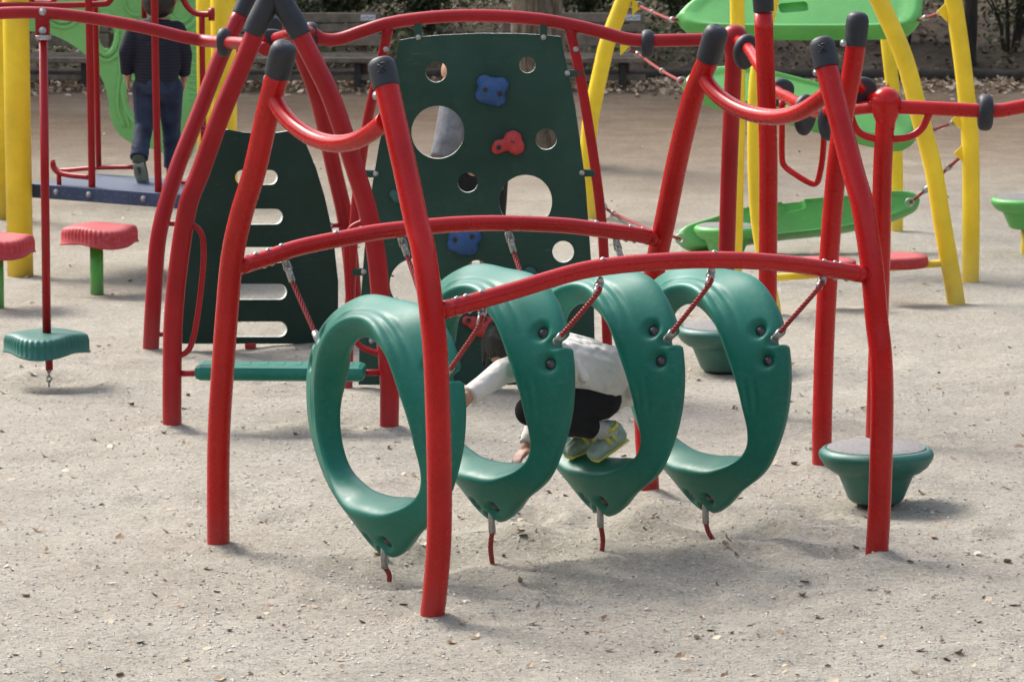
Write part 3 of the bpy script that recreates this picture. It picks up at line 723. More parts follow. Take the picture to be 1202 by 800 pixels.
# ================================================================== far pair of capped legs (P2, Q)
g2, gQ = G(896, 488), G(965, 548); Y2, YQ = g2.y, gQ.y
pq = thing('capped_post_frame', V(((g2.x + gQ.x) / 2, (Y2 + YQ) / 2, 0)), 'pair of tall red posts with black rubber caps, right of the hoops', 'climbing frame')
leg([g2, P(900, 430, Y2), P(901, 362, Y2), P(902, 200, Y2), P(900, 120, Y2), P(896, 15, Y2)], 0.0375, M['red'], pq, (P(896.5, 14, Y2), P(894, -26, Y2)))
leg([gQ, P(965, 500, YQ), P(969, 374, YQ), P(978, 240, YQ), P(988, 150, YQ), P(1000, 84, YQ), P(1005, 50, YQ)], 0.0375, M['red'], pq, (P(1004, 54, YQ), P(1007.5, 14, YQ)), None, P(990, 51, YQ - .02))


# ================================================================== round bowl stools
def bowl(u, v, R, hgt, mat, lab, group='round bowl stools', pole=False, zb=0.0):
    g = G(u, v) if zb == 0 else G(u, v, zb)
    s = thing('bowl_stool', g, lab, 'stepping stool', group)
    prof = [(0, 0), (.42 * R, 0), (.48 * R, .06 * hgt), (.64 * R, .46 * hgt), (.665 * R, .50 * hgt), (.675 * R, .53 * hgt), (.78 * R, .56 * hgt), (.90 * R, .66 * hgt), (.985 * R, .80 * hgt), (1.0 * R, .86 * hgt), (.985 * R, .91 * hgt), (.93 * R, .965 * hgt), (.885 * R, .985 * hgt), (.875 * R, .965 * hgt), (.86*R, .965 * hgt), (0, .965 * hgt)]
    bm = B(); lathe(bm, [(r, z) for r, z in prof], g, V((0, 0, 1)), 56, lambda t: 1 + .004 * math.sin(9 * 2 * PI * t)); obj('bowl', bm, mat, s)
    bm = B(); lathe(bm, [(.855 * R, .955 * hgt), (.855 * R, .985 * hgt), (.83 * R, .998 * hgt), (.4 * R, 1.006 * hgt), (0, 1.008 * hgt)], g, V((0, 0, 1)), 56); obj('grip_pad', bm, M['grip_grey'], s)
    if pole: mtube('post', [V((g.x, g.y, -.1)), V((g.x, g.y, zb + .01))], 0.03, M['yellow'], s, smooth=0)
    else:
        bm = B(); lathe(bm, [(.3 * R, -.03), (.33 * R, -.02), (.3 * R, .012), (0, .012)], g - V((0, 0, .004)), V((0, 0, 1)), 30); obj('base_plate', bm, M['iron'], s)
    return s
bowl(1028, 588, .207, .20, M['teal_bowl'], 'dark teal bowl stool with grey grip top, behind the front right leg')
bowl(849, 434, .208, .20, M['teal_bowl'], 'dark teal bowl stool with grey grip top, seen through the farthest right hoop')
bowl(853, 301, .180, .175, M['lgreen'], 'bright green bowl-shaped stool in front of the low green rocker board')
bowl(1205, 268, .20, .175, M['lgreen'], 'bright green bowl-shaped stool on a yellow post, cut off by the right edge', pole=True, zb=0.14)
# ================================================================== left deck and yellow posts
ZB, ZT = 0.40, 0.475
def posts():
    for (u, v, top, r, lab) in ((24, 322, 2.6, .069, 'thick yellow post at far left in front of the navy platform'),
                                (3, 256, 2.6, .066, 'thick yellow post at the left edge, half hidden behind the nearer yellow post'),
                                (265, 300, 2.6, .069, 'thick yellow post behind the black-green slotted board'),
                                (245, 262, 2.6, .060, 'yellow post half hidden just left of the one behind the slotted board')):
        g = G(u, v); o_ = thing('yellow_post', g, lab, 'post', 'yellow posts of the play platform')
        mtube('post_tube', [V((g.x, g.y, -.15)), V((g.x, g.y, top))], r, M['yellow'], o_, smooth=0, seg=28)
        bm = B(); lathe(bm, [(r * 1.02, top), (r * .9, top + .02), (0, top + .05)], V((g.x, g.y, 0)), V((0, 0, 1)), 28); obj('cap', bm, M['yellow'], o_)
posts()
q0, q1 = G(38, 232, ZB), G(232, 247, ZB); ed = (q1 - q0).normalized(); en = V((-ed.y, ed.x, 0))
dk = thing('play_platform', V(((q0.x + q1.x) / 2, (q0.y + q1.y) / 2 + .3, ZB)), 'raised navy blue platform deck with thin red rails at upper left', 'play platform')
bm = B(); DW = 0.62; cc = (q0 + q1) / 2 + en * DW / 2 + V((0, 0, (ZT - ZB) / 2)); LN = (q1 - q0).length + .1
box(bm, cc, (LN, DW, ZT - ZB), rotz(math.atan2(ed.y, ed.x)), .006)
deck = obj('deck', bm, M['navy'], dk)
mbolt([q0 + ed * ((u - 38) / 194 * (q1 - q0).length) + V((0, -.006, .04)) for u in (67, 106, 170)], deck, (0, -1, 0), .011)
def D0(u, v): # point in the deck's front vertical face
    return PL(u, v, q0 + en * .03, en)
def D1(u, v): return PL(u, v, q0 + en * (DW - .04), en)
def rail(pts, r): return mtube('rail', pts, r, M['red_far'], dk, seg=14)
rail([D0(108, 222), D0(107, 150), D0(104, 0), D0(103, -30)], .019)
rail([D0(62, 190), D0(63, 197), D0(70, 203), D0(84, 206), D0(106, 208)], .0145)
rail([D1(62, 188), D1(64, 196), D1(72, 200), D1(112, 197), D1(157, 196)], .0125)
rail([D0(69, 205), D0(69.5, 219)], .013)
rail([D1(111, -30), D1(113, 60), D1(116, 199)], .0155)
rail([D0(186, 228), D0(183, 100), D0(181.5, 0), D0(181, -30)], .019)
rail([D1(169, -30), D1(169.5, 22)], .016)
rail([D1(240, 215), D1(238, 100), D1(237, 18)], .015)
rail([D1(212, -30), D1(213, -8), D1(220, 8), D1(231, 16), D1(248, 17)], .0165)
rail([D0(206, 214), D0(220, 214), D0(240, 216)], .012)
bm = B(); lathe(bm, [(.035, 0), (.035, .03), (0, .03)], D1(245, 17), V((1, 0, 0)), 20); obj('flange', bm, M['red_far'], dk)
Y_ = D0(90, 5).y
rail([P(-20, 6, Y_), P(60, 6.5, Y_), P(118, 5, Y_), P(128, 2, Y_), P(134, -8, Y_)], .0165)
rail([P(-20, 3, Y_ + .5), P(36, 4, Y_ + .5), P(60, 3, Y_ + .5), P(66, -8, Y_ + .5)], .0165)
rail([P(36, -20, Y_ + .3), P(38, 12, Y_ + .3)], .016)

# green swirled play panel behind the boy
Ypp = G(190, 236).y + .35
def PP(u, v, off=0): return P(u, v, Ypp + off)
pn = thing('swirl_play_wall', V((PP(150, 100).x, Ypp, 0)), 'bright green play panel with swirls and an oval opening, behind the boy', 'play panel')
ol = [(-30, -40), (-30, 34), (20, 36), (40, 37), (67, 43), (93, 58), (110, 75), (121, 95), (127, 115), (130, 137), (138, 155), (150, 165), (165, 171), (182, 175), (200, 184), (213, 191), (222, 188), (230, 170), (233, 140), (235, 100), (236, 60), (236, -40)]
ol = [(p.x, p.y) for p in catmull([V((x, y, 0)) for x, y in ol], 4)]
hol = [[(125 + 9 * math.cos(a) + 0, 40 + 18 * math.sin(a)) for a in [2 * PI * i / 30 for i in range(30)]],
       [(158 + 9 * math.cos(a) + 5 * math.sin(a), 118 + 22 * math.sin(a)) for a in [2 * PI * i / 24 for i in range(24)]]]
bm = B(); holeplate(bm, ol, hol, lambda x, y: PP(x, y), 0.035, V((0, -1, 0)))
pb = obj('panel_board', bm, M['pgreen'], pn, recalc=False)
def relief(pts, r): 
    bm = B(); tube(bm, pts, r, seg=10, smooth=4); obj('swirl_relief', bm, M['pgreen'], pn)
def ell(cx, cy, rx, ry, a0=0, a1=2 * PI, n=22, tilt=0): return [PP(cx + rx * math.cos(a) + tilt * math.sin(a), cy + ry * math.sin(a), -.018) for a in [a0 + (a1 - a0) * i / n for i in range(n + 1)]]
relief(ell(125, 40, 13, 24), .018); relief(ell(125, 40, 19, 31, .3, 4.2), .016)
relief(ell(74, 12, 22, 20, .2, 3.1), .015); relief(ell(74, 12, 15, 14, .2, 3.1), .015)
relief(ell(158, 118, 13, 27, tilt=6), .016)
relief(ell(212, 12, 20, 22, 0, 5.5), .017); relief(ell(212, 12, 12, 14, 0, 5.5), .014); relief(ell(160, 0, 14, 18, 0, 3.1), .014)
relief([PP(140, 60, -.018), PP(140, 90, -.018), PP(138, 125, -.018), PP(146, 150, -.018)], .013)
relief([PP(147, 60, -.018), PP(148, 90, -.018), PP(146, 125, -.018), PP(152, 150, -.018)], .011)
for i in range(12): relief([PP(222, 40 + i * 7, -.018), PP(233, 40 + i * 7, -.018)], .009)

# ================================================================== far yellow frame with green rocker boards
def yp(u, v): return G(u, v).y
gy = [((693, 255), [(690, 200), (692, 150), (699, 112), (707, 75), (714, 47), (732, 0), (742, -35)]),
      ((1122, 353), [(1107, 267), (1096, 200), (1079, 134), (1061, 67), (1032, 0), (1016, -35)]),
      ((1139, 330), [(1140, 240), (1139, 170), (1136, 130), (1129, 67), (1119, 0), (1110, -35)]),
      ((1052, 270), [(1052, 200), (1049, 120), (1043, 60), (1033, -30)]),
      ((862, 328), [(864, 250), (866, 150), (866, 60), (865, -35)]),
      ((909, 370), [(899, 315), (889, 250), (886, 180), (887, 110), (893, 60), (908, -10), (914, -35)])]
yf = thing('rocker_climber', G(910, 300), 'tall frame of bent yellow tubes at upper right that carries the green rocker boards', 'climbing frame')
RY = [.048, .0455, .0455, .040, .038, .036]
for k, (b_, px) in enumerate(gy):
    Yb = yp(*b_); g = G(*b_)
    leg([g] + [P(u, v, Yb) for u, v in px], RY[k], M['yellow'], yf)
Ya, Yb_ = yp(1122, 353), yp(909, 370)
def fin(u, v, Y, s, sx):
    bm = B(); h_ = .034 * s
    vs = [P(u, v, Y) + V((0, o_, dz)) for o_ in (-.006, .006) for dz in (h_, -h_)] + [P(u, v, Y) + V((sx * .055, o_, 0)) for o_ in (-.006, .006)]
    v_ = [bm.verts.new(p) for p in vs]
    bmesh.ops.convex_hull(bm, input=v_); obj('lug', bm, M['yellow'], yf)
for (u, v, Y, sx) in ((742, 8, yp(693, 255), 1), (728, 55, yp(693, 255), 1), (1112, 14, yp(1139, 330), -1), (1129, 141, yp(1139, 330), -1), (1132, 180, yp(1139, 330), -1), (1041, 85, yp(1052, 270), 0.3)):
    fin(u, v, Y, 1.6, sx)
mtube('foot_bar', [P(905, 326, Yb_), P(960, 322, (Ya + Yb_) / 2), P(1045, 314, Ya), P(1114, 308, Ya)], .0185, M['yellow'], yf)
for (u, v, Y) in ((968, 306, (Ya + Yb_) / 2), (1053, 301, Ya)):
    bm = B(); c = P(u, v, Y); R = .155
    lathe(bm, [(0, -.05), (R * .93, -.05), (R, -.04), (R, -.004), (R * .96, .006), (R * .6, .008), (0, .008)], c, V((0, 0, 1)), 44); obj('step_disc', bm, M['pink_red'], yf)
def slab(name, px, Y, lab, thick=.05, slotc=None, tilt=.45):
    """moulded board: outline at distance Y, laid back so its top shows"""
    c = P(sum(p[0] for p in px) / len(px), sum(p[1] for p in px) / len(px), Y)
    s = thing(name, c, lab, 'rocker board', 'green boards hung in the yellow frame')
    L = [(p.x, p.y) for p in catmull([V((x, y, 0)) for x, y in px] + [V((px[0][0], px[0][1], 0))], 5)][:-1]
    nrm = V((0, -math.sin(tilt), math.cos(tilt)))
    def mp(x, y): return PL(x, y, c, nrm)
    pts = [mp(x, y) for x, y in L]; cen = sum(pts, V()) / len(pts)
    bm = B(); rings = []
    for (k, z) in ((.80, .30), (.86, .32), (.93, .42), (.975, .38), (1.0, .15), (1.0, -.2), (.965, -.45), (.88, -.55), (.5, -.6)):
        rings.append([bm.verts.new(cen + (p - cen) * k + nrm * z * thick) for p in pts])
    n = len(pts)
    for i in range(len(rings) - 1):
        for k in range(n):
            f = bm.faces.new((rings[i][k], rings[i][(k + 1) % n], rings[i + 1][(k + 1) % n], rings[i + 1][k])); f.smooth = True
    bmesh.ops.triangle_fill(bm, use_beauty=True, edges=[bm.edges.get((rings[0][k], rings[0][(k + 1) % n])) for k in range(n)])
    bmesh.ops.triangle_fill(bm, use_beauty=True, edges=[bm.edges.get((rings[-1][k], rings[-1][(k + 1) % n])) for k in range(n)])
    bd = obj('board', bm, M['lgreen'], s)
    if slotc:      # moulded hand slot, really cut in
        (x0, y0, x1, y1) = slotc
        a_, b_ = mp(x0, y0) + nrm * thick * .36, mp(x1, y1) + nrm * thick * .36
        d = b_ - a_; sd = nrm.cross(d).normalized(); rm = Matrix((d.normalized(), sd, nrm)).transposed()
        bm = B(); box(bm, (a_ + b_) / 2 - ORG[s.name], (d.length, .075, thick * .7), rm, .018)
        me = bpy.data.meshes.new('cut'); bm.to_mesh(me); bm.free(); co_ = bpy.data.objects.new('cut', me); COL.objects.link(co_); co_.parent = s
        md = bd.modifiers.new('b', 'BOOLEAN'); md.operation = 'DIFFERENCE'; md.object = co_; md.solver = 'EXACT'
        bpy.context.view_layer.update(); dg = bpy.context.evaluated_depsgraph_get(); me2 = bpy.data.meshes.new_from_object(bd.evaluated_get(dg))
        bd.modifiers.clear(); bd.data = me2; bpy.data.objects.remove(co_)
    return s
Yg = yp(900, 312)
s1 = slab('rocker_board', [(794, 22), (806, 10), (830, -6), (870, -22), (960, -30), (1060, -28), (1080, -16), (1083, 5), (1078, 26), (1062, 37), (1000, 39.5), (900, 39.5), (830, 38), (806, 34)], Yg, 'large bright green board highest in the yellow frame, cut by the top edge', .12, (914, 16, 948, 13), .7)
s2 = slab('rocker_board', [(801, 101), (812, 90), (845, 84), (890, 86), (960, 103), (1020, 118), (1062, 134), (1075, 150), (1072, 165), (1055, 171), (1015, 163), (960, 148), (900, 132), (840, 120), (810, 110)], Yg, 'tilted bright green board at mid height behind the red hub post', .11, None, .6)
s3 = slab('rocker_board', [(793, 282), (800, 270), (830, 260), (866, 248), (930, 238), (1000, 232), (1050, 227), (1074, 229), (1079, 239), (1068, 250), (1030, 262), (980, 272), (915, 279), (860, 287), (812, 293)], yp(900, 296), 'low bright green board tilted just above the ground behind the green bowl stool', .13, (918, 246, 944, 240), 1.1)
def rope2(pts, parent, r=.0085):
    o = mtube('cable', pts, r, M['rope'], parent, seg=8)
    bm = B(); a, b_ = pts[0], pts[-1]
    bm.free(); qs = catmull(pts, 10)
    for t in (.28, .72):
        i_ = int(t * (len(qs) - 1)); c = qs[i_]; d = (qs[i_ + 1] - c).normalized(); bm = B(); tube(bm, [c - d * .025, c + d * .025], r * 1.9, seg=8, smooth=0); obj('ferrule', bm, M['steel'], o)
    for c in (a, b_):
        bm = B(); lp = [c + V((math.cos(q) * .022, 0, math.sin(q) * .022)) for q in [2 * PI * i / 12 for i in range(13)]]
        tube(bm, lp, .005, seg=6, smooth=0, cap=False); obj('shackle', bm, M['steel'], o)
YL = yp(693, 255); YRr = yp(1139, 330)
rope2([P(750, 7, YL), P(770, 16, (YL + Yg) / 2), P(788, 23, Yg), P(799, 22, Yg)], s1)
rope2([P(1112, 12, YRr), P(1095, 18, (YRr + Yg) / 2), P(1072, 26, Yg)], s1)
rope2([P(735, 56, YL), P(752, 66, YL), P(775, 82, (YL + Yg) / 2), P(800, 96, Yg)], s2)
rope2([P(1127, 141, YRr), P(1108, 148, (YRr + Yg) / 2), P(1072, 160, Yg)], s2)
rope2([P(1041, 100, yp(1052, 270)), P(1042, 118, Yg), P(1046, 132, Yg)], s2)
rope2([P(1131, 181, YRr), P(1110, 200, (YRr + Yg) / 2), P(1090, 220, Yg), P(1068, 238, Yg)], s3)
rope2([P(708, 243, YL), P(724, 252, YL), P(765, 270, Yg), P(798, 280, Yg)], s3)

# ================================================================== people
def capsule(bm, a, ra, b_, rb, n=14, flat_b=False):
    a = V(a); b_ = V(b_); d = (b_ - a); L = d.length
    if L < 1e-5: sphere(bm, a, ra, n); return
    t = d / L; pts = []; rr = []
    for k in range(5):
        ang = PI / 2 * (1 - k / 4); pts.append(a - t * ra * math.sin(ang) * .999); rr.append(max(ra * math.cos(ang), ra * .05))
    pts.append(b_); rr.append(rb)
    if not flat_b:
        for k in range(1, 5):
            ang = PI / 2 * k / 4; pts.append(b_ + t * rb * math.sin(ang)); rr.append(max(rb * math.cos(ang), rb * .05))
    tube(bm, pts, rr, seg=n, smooth=0)
def remesh(bm, vox, name, mat, parent, it=4, keep=None, label=None):
    me = bpy.data.meshes.new('tmp'); bm.to_mesh(me); bm.free(); o = bpy.data.objects.new('tmp', me); COL.objects.link(o)
    md = o.modifiers.new('r', 'REMESH'); md.mode = 'VOXEL'; md.voxel_size = vox; md.use_smooth_shade = True
    if it: ms = o.modifiers.new('s', 'SMOOTH'); ms.iterations = it; ms.factor = .5
    dg = bpy.context.evaluated_depsgraph_get(); me2 = bpy.data.meshes.new_from_object(o.evaluated_get(dg)); bpy.data.objects.remove(o)
    bm = B(); bm.from_mesh(me2)
    if keep: bmesh.ops.delete(bm, geom=[v for v in bm.verts if not keep(v.co)], context='VERTS')
    for f in bm.faces: f.smooth = True
    return obj(name, bm, mat, parent, label, recalc=False)
def chain(bm, pts):
    for i in range(len(pts) - 1): capsule(bm, pts[i][0], pts[i][1], pts[i + 1][0], pts[i + 1][1])
def hand(bm, w, d, side, s=1.0, curl=.5, palm_n=None):
    """w wrist, d pointing direction, side = thumb side"""
    d = V(d).normalized(); side = (V(side) - d * V(side).dot(d)).normalized(); nrm = d.cross(side)
    if palm_n is not None and nrm.dot(V(palm_n)) < 0: nrm = -nrm
    w = V(w)
    for o_ in (-.017, -.006, .006, .017): capsule(bm, w + side * o_ * .7 * s, .010 * s, w + d * .045 * s + side * o_ * s, .0088 * s)
    for o_, L in ((.018, .030), (.0062, .036), (-.0062, .034), (-.018, .026)):
        b0 = w + d * .045 * s + side * o_ * s
        d1 = (d + nrm * curl * .5).normalized(); d2 = (d + nrm * curl * 1.4).normalized()
        m1 = b0 + d1 * L * .55 * s; m2 = m1 + d2 * L * .6 * s
        capsule(bm, b0, .0062 * s, m1, .0058 * s); capsule(bm, m1, .0058 * s, m2, .0048 * s)
    t0 = w + d * .012 * s + side * .018 * s; t1 = t0 + (d * .55 + side * .8 + nrm * .3).normalized() * .024 * s; t2 = t1 + (d + side * .25 + nrm * .5).normalized() * .02 * s
    capsule(bm, t0, .009 * s, t1, .0072 * s); capsule(bm, t1, .0072 * s, t2, .0058 * s)
def head(bm, c, r, fwd, up):
    """cranium, jaw, nose, ears, lips, brow as one surface"""
    f = V(fwd).normalized(); u = (V(up) - f * V(up).dot(f)).normalized(); s = f.cross(u)
    sphere(bm, c + u * r * .12 - f * r * .08, r, 20, (1, 1, 1))
    sphere(bm, c - u * r * .35 + f * r * .25, r * .72, 18)
    sphere(bm, c - u * r * .72 + f * r * .50, r * .36, 14)
    for k in (-1, 1):
        sphere(bm, c - u * r * .35 + f * r * .5 + s * k * r * .38, r * .40, 14)
        sphere(bm, c - u * r * .12 - f * r * .05 + s * k * r * .95, r * .17, 10, (1, 1, 1.4))
    capsule(bm, c + f * r * .86 - u * r * .05, r * .09, c + f * r * 1.04 - u * r * .32, r * .13)
    capsule(bm, c + f * r * .86 - u * r * .58 - s * r * .16, r * .07, c + f * r * .86 - u * r * .58 + s * r * .16, r * .07)
def eyes(c, r, fwd, up, parent):
    f = V(fwd).normalized(); u = (V(up) - f * V(up).dot(f)).normalized(); s = f.cross(u)
    bm = B()
    for k in (-1, 1): sphere(bm, c + f * r * .84 + u * r * .0 + s * k * r * .34, r * .11, 10, (1.3, 1, .8))
    obj('eyes', bm, M['black'], parent)

# --- crouching child inside the hoops; n = metres towards the camera from the hoops' mid line
def Q(u, v, n=0.0): return PL(u, v, plM.p + E1 * n, plM.n)
loc = HC[2] + V((0, 0, -.3))
kid = thing('person', loc, 'crouching child in cream long-sleeved top and black leggings inside the green hoops', 'person')
hc = Q(599, 409, .03); hr = .082; hf = (-AX * .75 + V((0, 0, -.62)) + E1 * .1); hu = (-AX * .6 + V((0, 0, .8)))
shN, shF = Q(634, 424, .10), Q(634, 424, -.10)
bm = B(); head(bm, hc, hr, hf, hu)
capsule(bm, hc, .045, Q(635, 420, 0), .05)
chain(bm, [(Q(640, 424), .085), (Q(670, 432), .095), (Q(698, 444), .095), (Q(710, 456), .09)])
# reaching arm (near side) and supporting arm (far side)
el1, wr1 = Q(590, 436, .16), Q(549, 466, .20)
chain(bm, [(shN, .036), (el1, .030), (wr1, .021)]); hand(bm, wr1, (Q(536, 480, .22) - wr1), V((0, 0, 1)), 1.05, .5, -V((0, 0, 1)))
el2, wr2 = Q(637, 478, -.14), Q(617, 527, -.08)
chain(bm, [(shF, .036), (el2, .029), (wr2, .021)]); hand(bm, wr2, Q(606, 536, -.05) - wr2 + V((0, 0, -.01)), E1, 1.0, .25, V((0, 0, -1)))
legs_ = []
for n_, (ku, kv), (au, av) in ((.07, (622, 482), (714, 507)), (-.09, (632, 478), (688, 508))):
    hip, kn, an = Q(703, 466, n_), Q(ku, kv, n_ * 1.6), Q(au, av, n_)
    chain(bm, [(hip, .068), (kn, .043), (an, .028)]); legs_.append((hip, kn, an))
body = remesh(bm, .005, 'body', M['skin'], kid, 5)
eyes(hc, hr, hf, hu, kid)
# hair
f_ = hf.normalized(); u_ = (hu - f_ * hu.dot(f_)).normalized(); s_ = f_.cross(u_)
bm = B()
sphere(bm, hc + u_ * hr * .25 - f_ * hr * .22, hr * 1.10, 24); sphere(bm, hc - f_ * hr * .42 - u_ * hr * .1, hr * .98, 20)
for i in range(46):
    a = -1.3 + 2.6 * i / 45; st_ = hc + u_ * hr * (1.12 * math.cos(a) + .12) * .82 + s_ * hr * math.sin(a) * 1.02 + f_ * hr * .48
    dn = (-u_ * .5 + f_ * .35 + V((0, 0, -.75)) + s_ * random.uniform(-.2, .2))
    en_ = st_ + dn.normalized() * random.uniform(.035, .075)
    capsule(bm, st_ - f_ * .01, .011, en_, .003, 6)
remesh(bm, .004, 'hair', M['hair'], kid, 1)
# top: loose, with a flared hem over the hips
bm = B()
chain(bm, [(Q(636, 423), .090), (Q(655, 426), .112), (Q(682, 436), .121), (Q(703, 448), .120)])
chain(bm, [(Q(655, 426, .05), .095), (Q(700, 440, .05), .112)]); chain(bm, [(Q(655, 426, -.05), .095), (Q(700, 440, -.05), .112)])
tube(bm, [Q(700, 440), Q(711, 448), Q(719, 460), Q(719, 473)], [.118, .118, .108, .092], seg=26, smooth=3)
chain(bm, [(Q(622, 421, 0), .055), (Q(640, 423, 0), .075)])
chain(bm, [(shN, .050), (el1, .043)]); tube(bm, [el1, el1 + (wr1 - el1) * .55, el1 + (wr1 - el1) * .97], [.043, .036, .034], seg=16, smooth=3)
chain(bm, [(shF, .048), (el2, .040)]); tube(bm, [el2, el2 + (wr2 - el2) * .9], [.040, .030], seg=16, smooth=0)
for i in range(14):   # folds
    t = i / 13; p0_ = Q(655 + 75 * t, 405 + 20 * t + random.uniform(-4, 4), .09 + .03 * math.sin(i)); p1_ = p0_ + V((random.uniform(-.02, .05), 0, -.10)) + E1 * .02
    capsule(bm, p0_, .012, p1_, .019, 8)
remesh(bm, .005, 'top', M['cream'], kid, 7)
bm = B()
for hip, kn, an in legs_:
    chain(bm, [(hip, .078), (kn, .051)]); tube(bm, [kn, kn + (an - kn) * .5, kn + (an - kn) * .80], [.050, .046, .038], seg=16, smooth=3)
capsule(bm, Q(702, 464, .04), .086, Q(702, 464, -.04), .086)
remesh(bm, .005, 'leggings', M['black'], kid, 3)
for k, (hip, kn, an) in enumerate(legs_):
    bm = B(); tube(bm, [kn + (an - kn) * .74, an, an + V((0, 0, -.012))], [.031, .033, .032], seg=16, smooth=3); obj('sock', bm, M['sock'], kid)
    fd = (-AX * .9 + V((0, 0, -.42 if k == 0 else -.2)) + E1 * .08).normalized(); up_ = (V((0, 0, 1)) - fd * fd.z).normalized(); sd = fd.cross(up_)
    hl = an - fd * .028 - up_ * .028
    bm = B()
    for o_ in (-.012, .012):
        chain(bm, [(hl + sd * o_, .027), (hl + fd * .065 + sd * o_ - up_ * .002, .025), (hl + fd * .110 + sd * o_ - up_ * .008, .020)])
    chain(bm, [(hl + up_ * .02, .030), (an + up_ * .012, .033)])
    sh = remesh(bm, .004, 'shoe', M['shoe'], kid, 3)
    bm = B(); q_ = [hl - fd * .02, hl + fd * .05, hl + fd * .118]
    tube(bm, [q - up_ * .028 for q in q_], [.030, .031, .026], seg=16, smooth=3, flat=.32 if False else 1)
    for v_ in bm.verts:  # squash to a sole
        d_ = (v_.co - hl).dot(up_) + .028; v_.co -= up_ * d_ * .68
    obj('sole', bm, M['shoe_yellow'], sh)
    bm = B()
    for t_ in (.035, .06):
        c_ = hl + fd * t_ + up_ * .004
        tube(bm, [c_ + sd * .036 * math.cos(a) + up_ * (.031 * math.sin(a)) for a in [PI * i / 8 for i in range(9)]], .007, seg=8, smooth=0)
    tube(bm, [an + up_ * .018 + (sd * math.cos(a) + fd * math.sin(a)) * .034 for a in [2 * PI * i / 14 for i in range(15)]], .008, seg=8, smooth=0)
    obj('strap', bm, M['shoe_yellow'], sh)

# --- boy on the platform, seen from behind
bc = G(187, 212, ZT); by = bc.y; sB = (212 - HZ) / (H - ZT)
def BP(u, v, off=0.0): return P(u, v, by + off)
boy = thing('person', bc, 'boy in a navy striped jumper and dark jeans walking away across the navy platform', 'person')
hb = BP(190, -5, 0.0); r_ = .086
bm = B(); head(bm, hb, r_, V((.35, 1, -.1)), V((0, 0, 1)))
capsule(bm, hb + V((0, 0, -.04)), .042, BP(186, 26), .046)
chain(bm, [(BP(172, 36), .06), (BP(184, 36), .075), (BP(200, 38), .06)]); chain(bm, [(BP(185, 44), .078), (BP(184, 75), .078), (BP(184, 98), .08)])
for sh_, el_, wr_, sd_ in ((BP(160, 34), BP(149, 62, -.03), BP(150, 90, .02), 1), (BP(207, 36), BP(216, 66, .04), BP(216, 92, .08), -1)):
    chain(bm, [(sh_, .042), (el_, .032), (wr_, .023)]); hand(bm, wr_ - V((0, 0, -.006)), V((0, .1, -1)), V((0, 1, 0)), 1.05, .35, V((sd_, 0, 0)))
bl = [(BP(171, 104), BP(169, 148, -.02), BP(163, 184, -.16)), (BP(199, 104), BP(201, 150, .08), BP(203, 194, .1))]
for a_, k_, n_ in bl: chain(bm, [(a_, .060), (k_, .040), (n_, .030)])
capsule(bm, bl[0][2], .03, bl[0][2] + V((.01, .06, -.05)), .025); capsule(bm, bl[1][2], .03, bl[1][2] + V((0, .11, -.04)), .025)
remesh(bm, .0055, 'body', M['skin'], boy, 4)
eyes(hb, r_, V((.35, 1, -.1)), V((0, 0, 1)), boy)
bm = B(); sphere(bm, hb + V((-.01, -.018, .022)), r_ * 1.09, 24); sphere(bm, hb + V((-.014, -.034, -.03)), r_ * 1.02, 20)
for i in range(40):
    a = -2.2 + 3.6 * i / 39; st_ = hb + V((-math.sin(a) * r_ * .86 - .012, -math.cos(a) * r_ * .86 - .01, -.03)); capsule(bm, st_, .014, st_ + V((-math.sin(a) * -.008, math.cos(a) * .014, -.05 + .012 * math.sin(i * 3))), .005, 6)
remesh(bm, .004, 'hair', M['hair'], boy, 1)
bm = B()
chain(bm, [(BP(170, 38), .068), (BP(184, 36), .082), (BP(200, 40), .068)])
chain(bm, [(BP(174, 44), .085), (BP(176, 78), .085)]); chain(bm, [(BP(194, 44), .082), (BP(193, 78), .085)])
tube(bm, [BP(184, 50), BP(184, 80), BP(184, 102)], [.115, .118, .114], seg=24, smooth=3, flat=.85)
chain(bm, [(BP(160, 34), .054), (BP(149, 60, -.03), .045)]); tube(bm, [BP(149, 60, -.03), BP(149, 86, .015)], [.045, .034], seg=16, smooth=0)
chain(bm, [(BP(207, 36), .054), (BP(216, 64, .04), .045)]); tube(bm, [BP(216, 64, .04), BP(216, 88, .075)], [.045, .034], seg=16, smooth=0)
remesh(bm, .006, 'jumper', M['stripe'], boy, 5)
bm = B()
for a_, k_, n_ in bl:
    chain(bm, [(a_, .074), (k_, .051)]); tube(bm, [k_, k_ + (n_ - k_) * .6, n_ + V((0, 0, -.01))], [.051, .046, .050], seg=18, smooth=3)
    for q_ in (.25, .45, .62, .8, .92): sphere(bm, a_.lerp(k_, q_) if q_ < .5 else k_.lerp(n_, q_ * 1.6 - .7), .05, 12, (1.08, 1.1, .22), rotz(q_ * 9) @ Matrix.Rotation(.4, 3, 'X'))
capsule(bm, BP(178, 102), .092, BP(192, 102), .090)
tube(bm, [BP(184, 92), BP(184, 110)], [.10, .104], seg=20, smooth=0)
remesh(bm, .006, 'jeans', M['denim'], boy, 4)
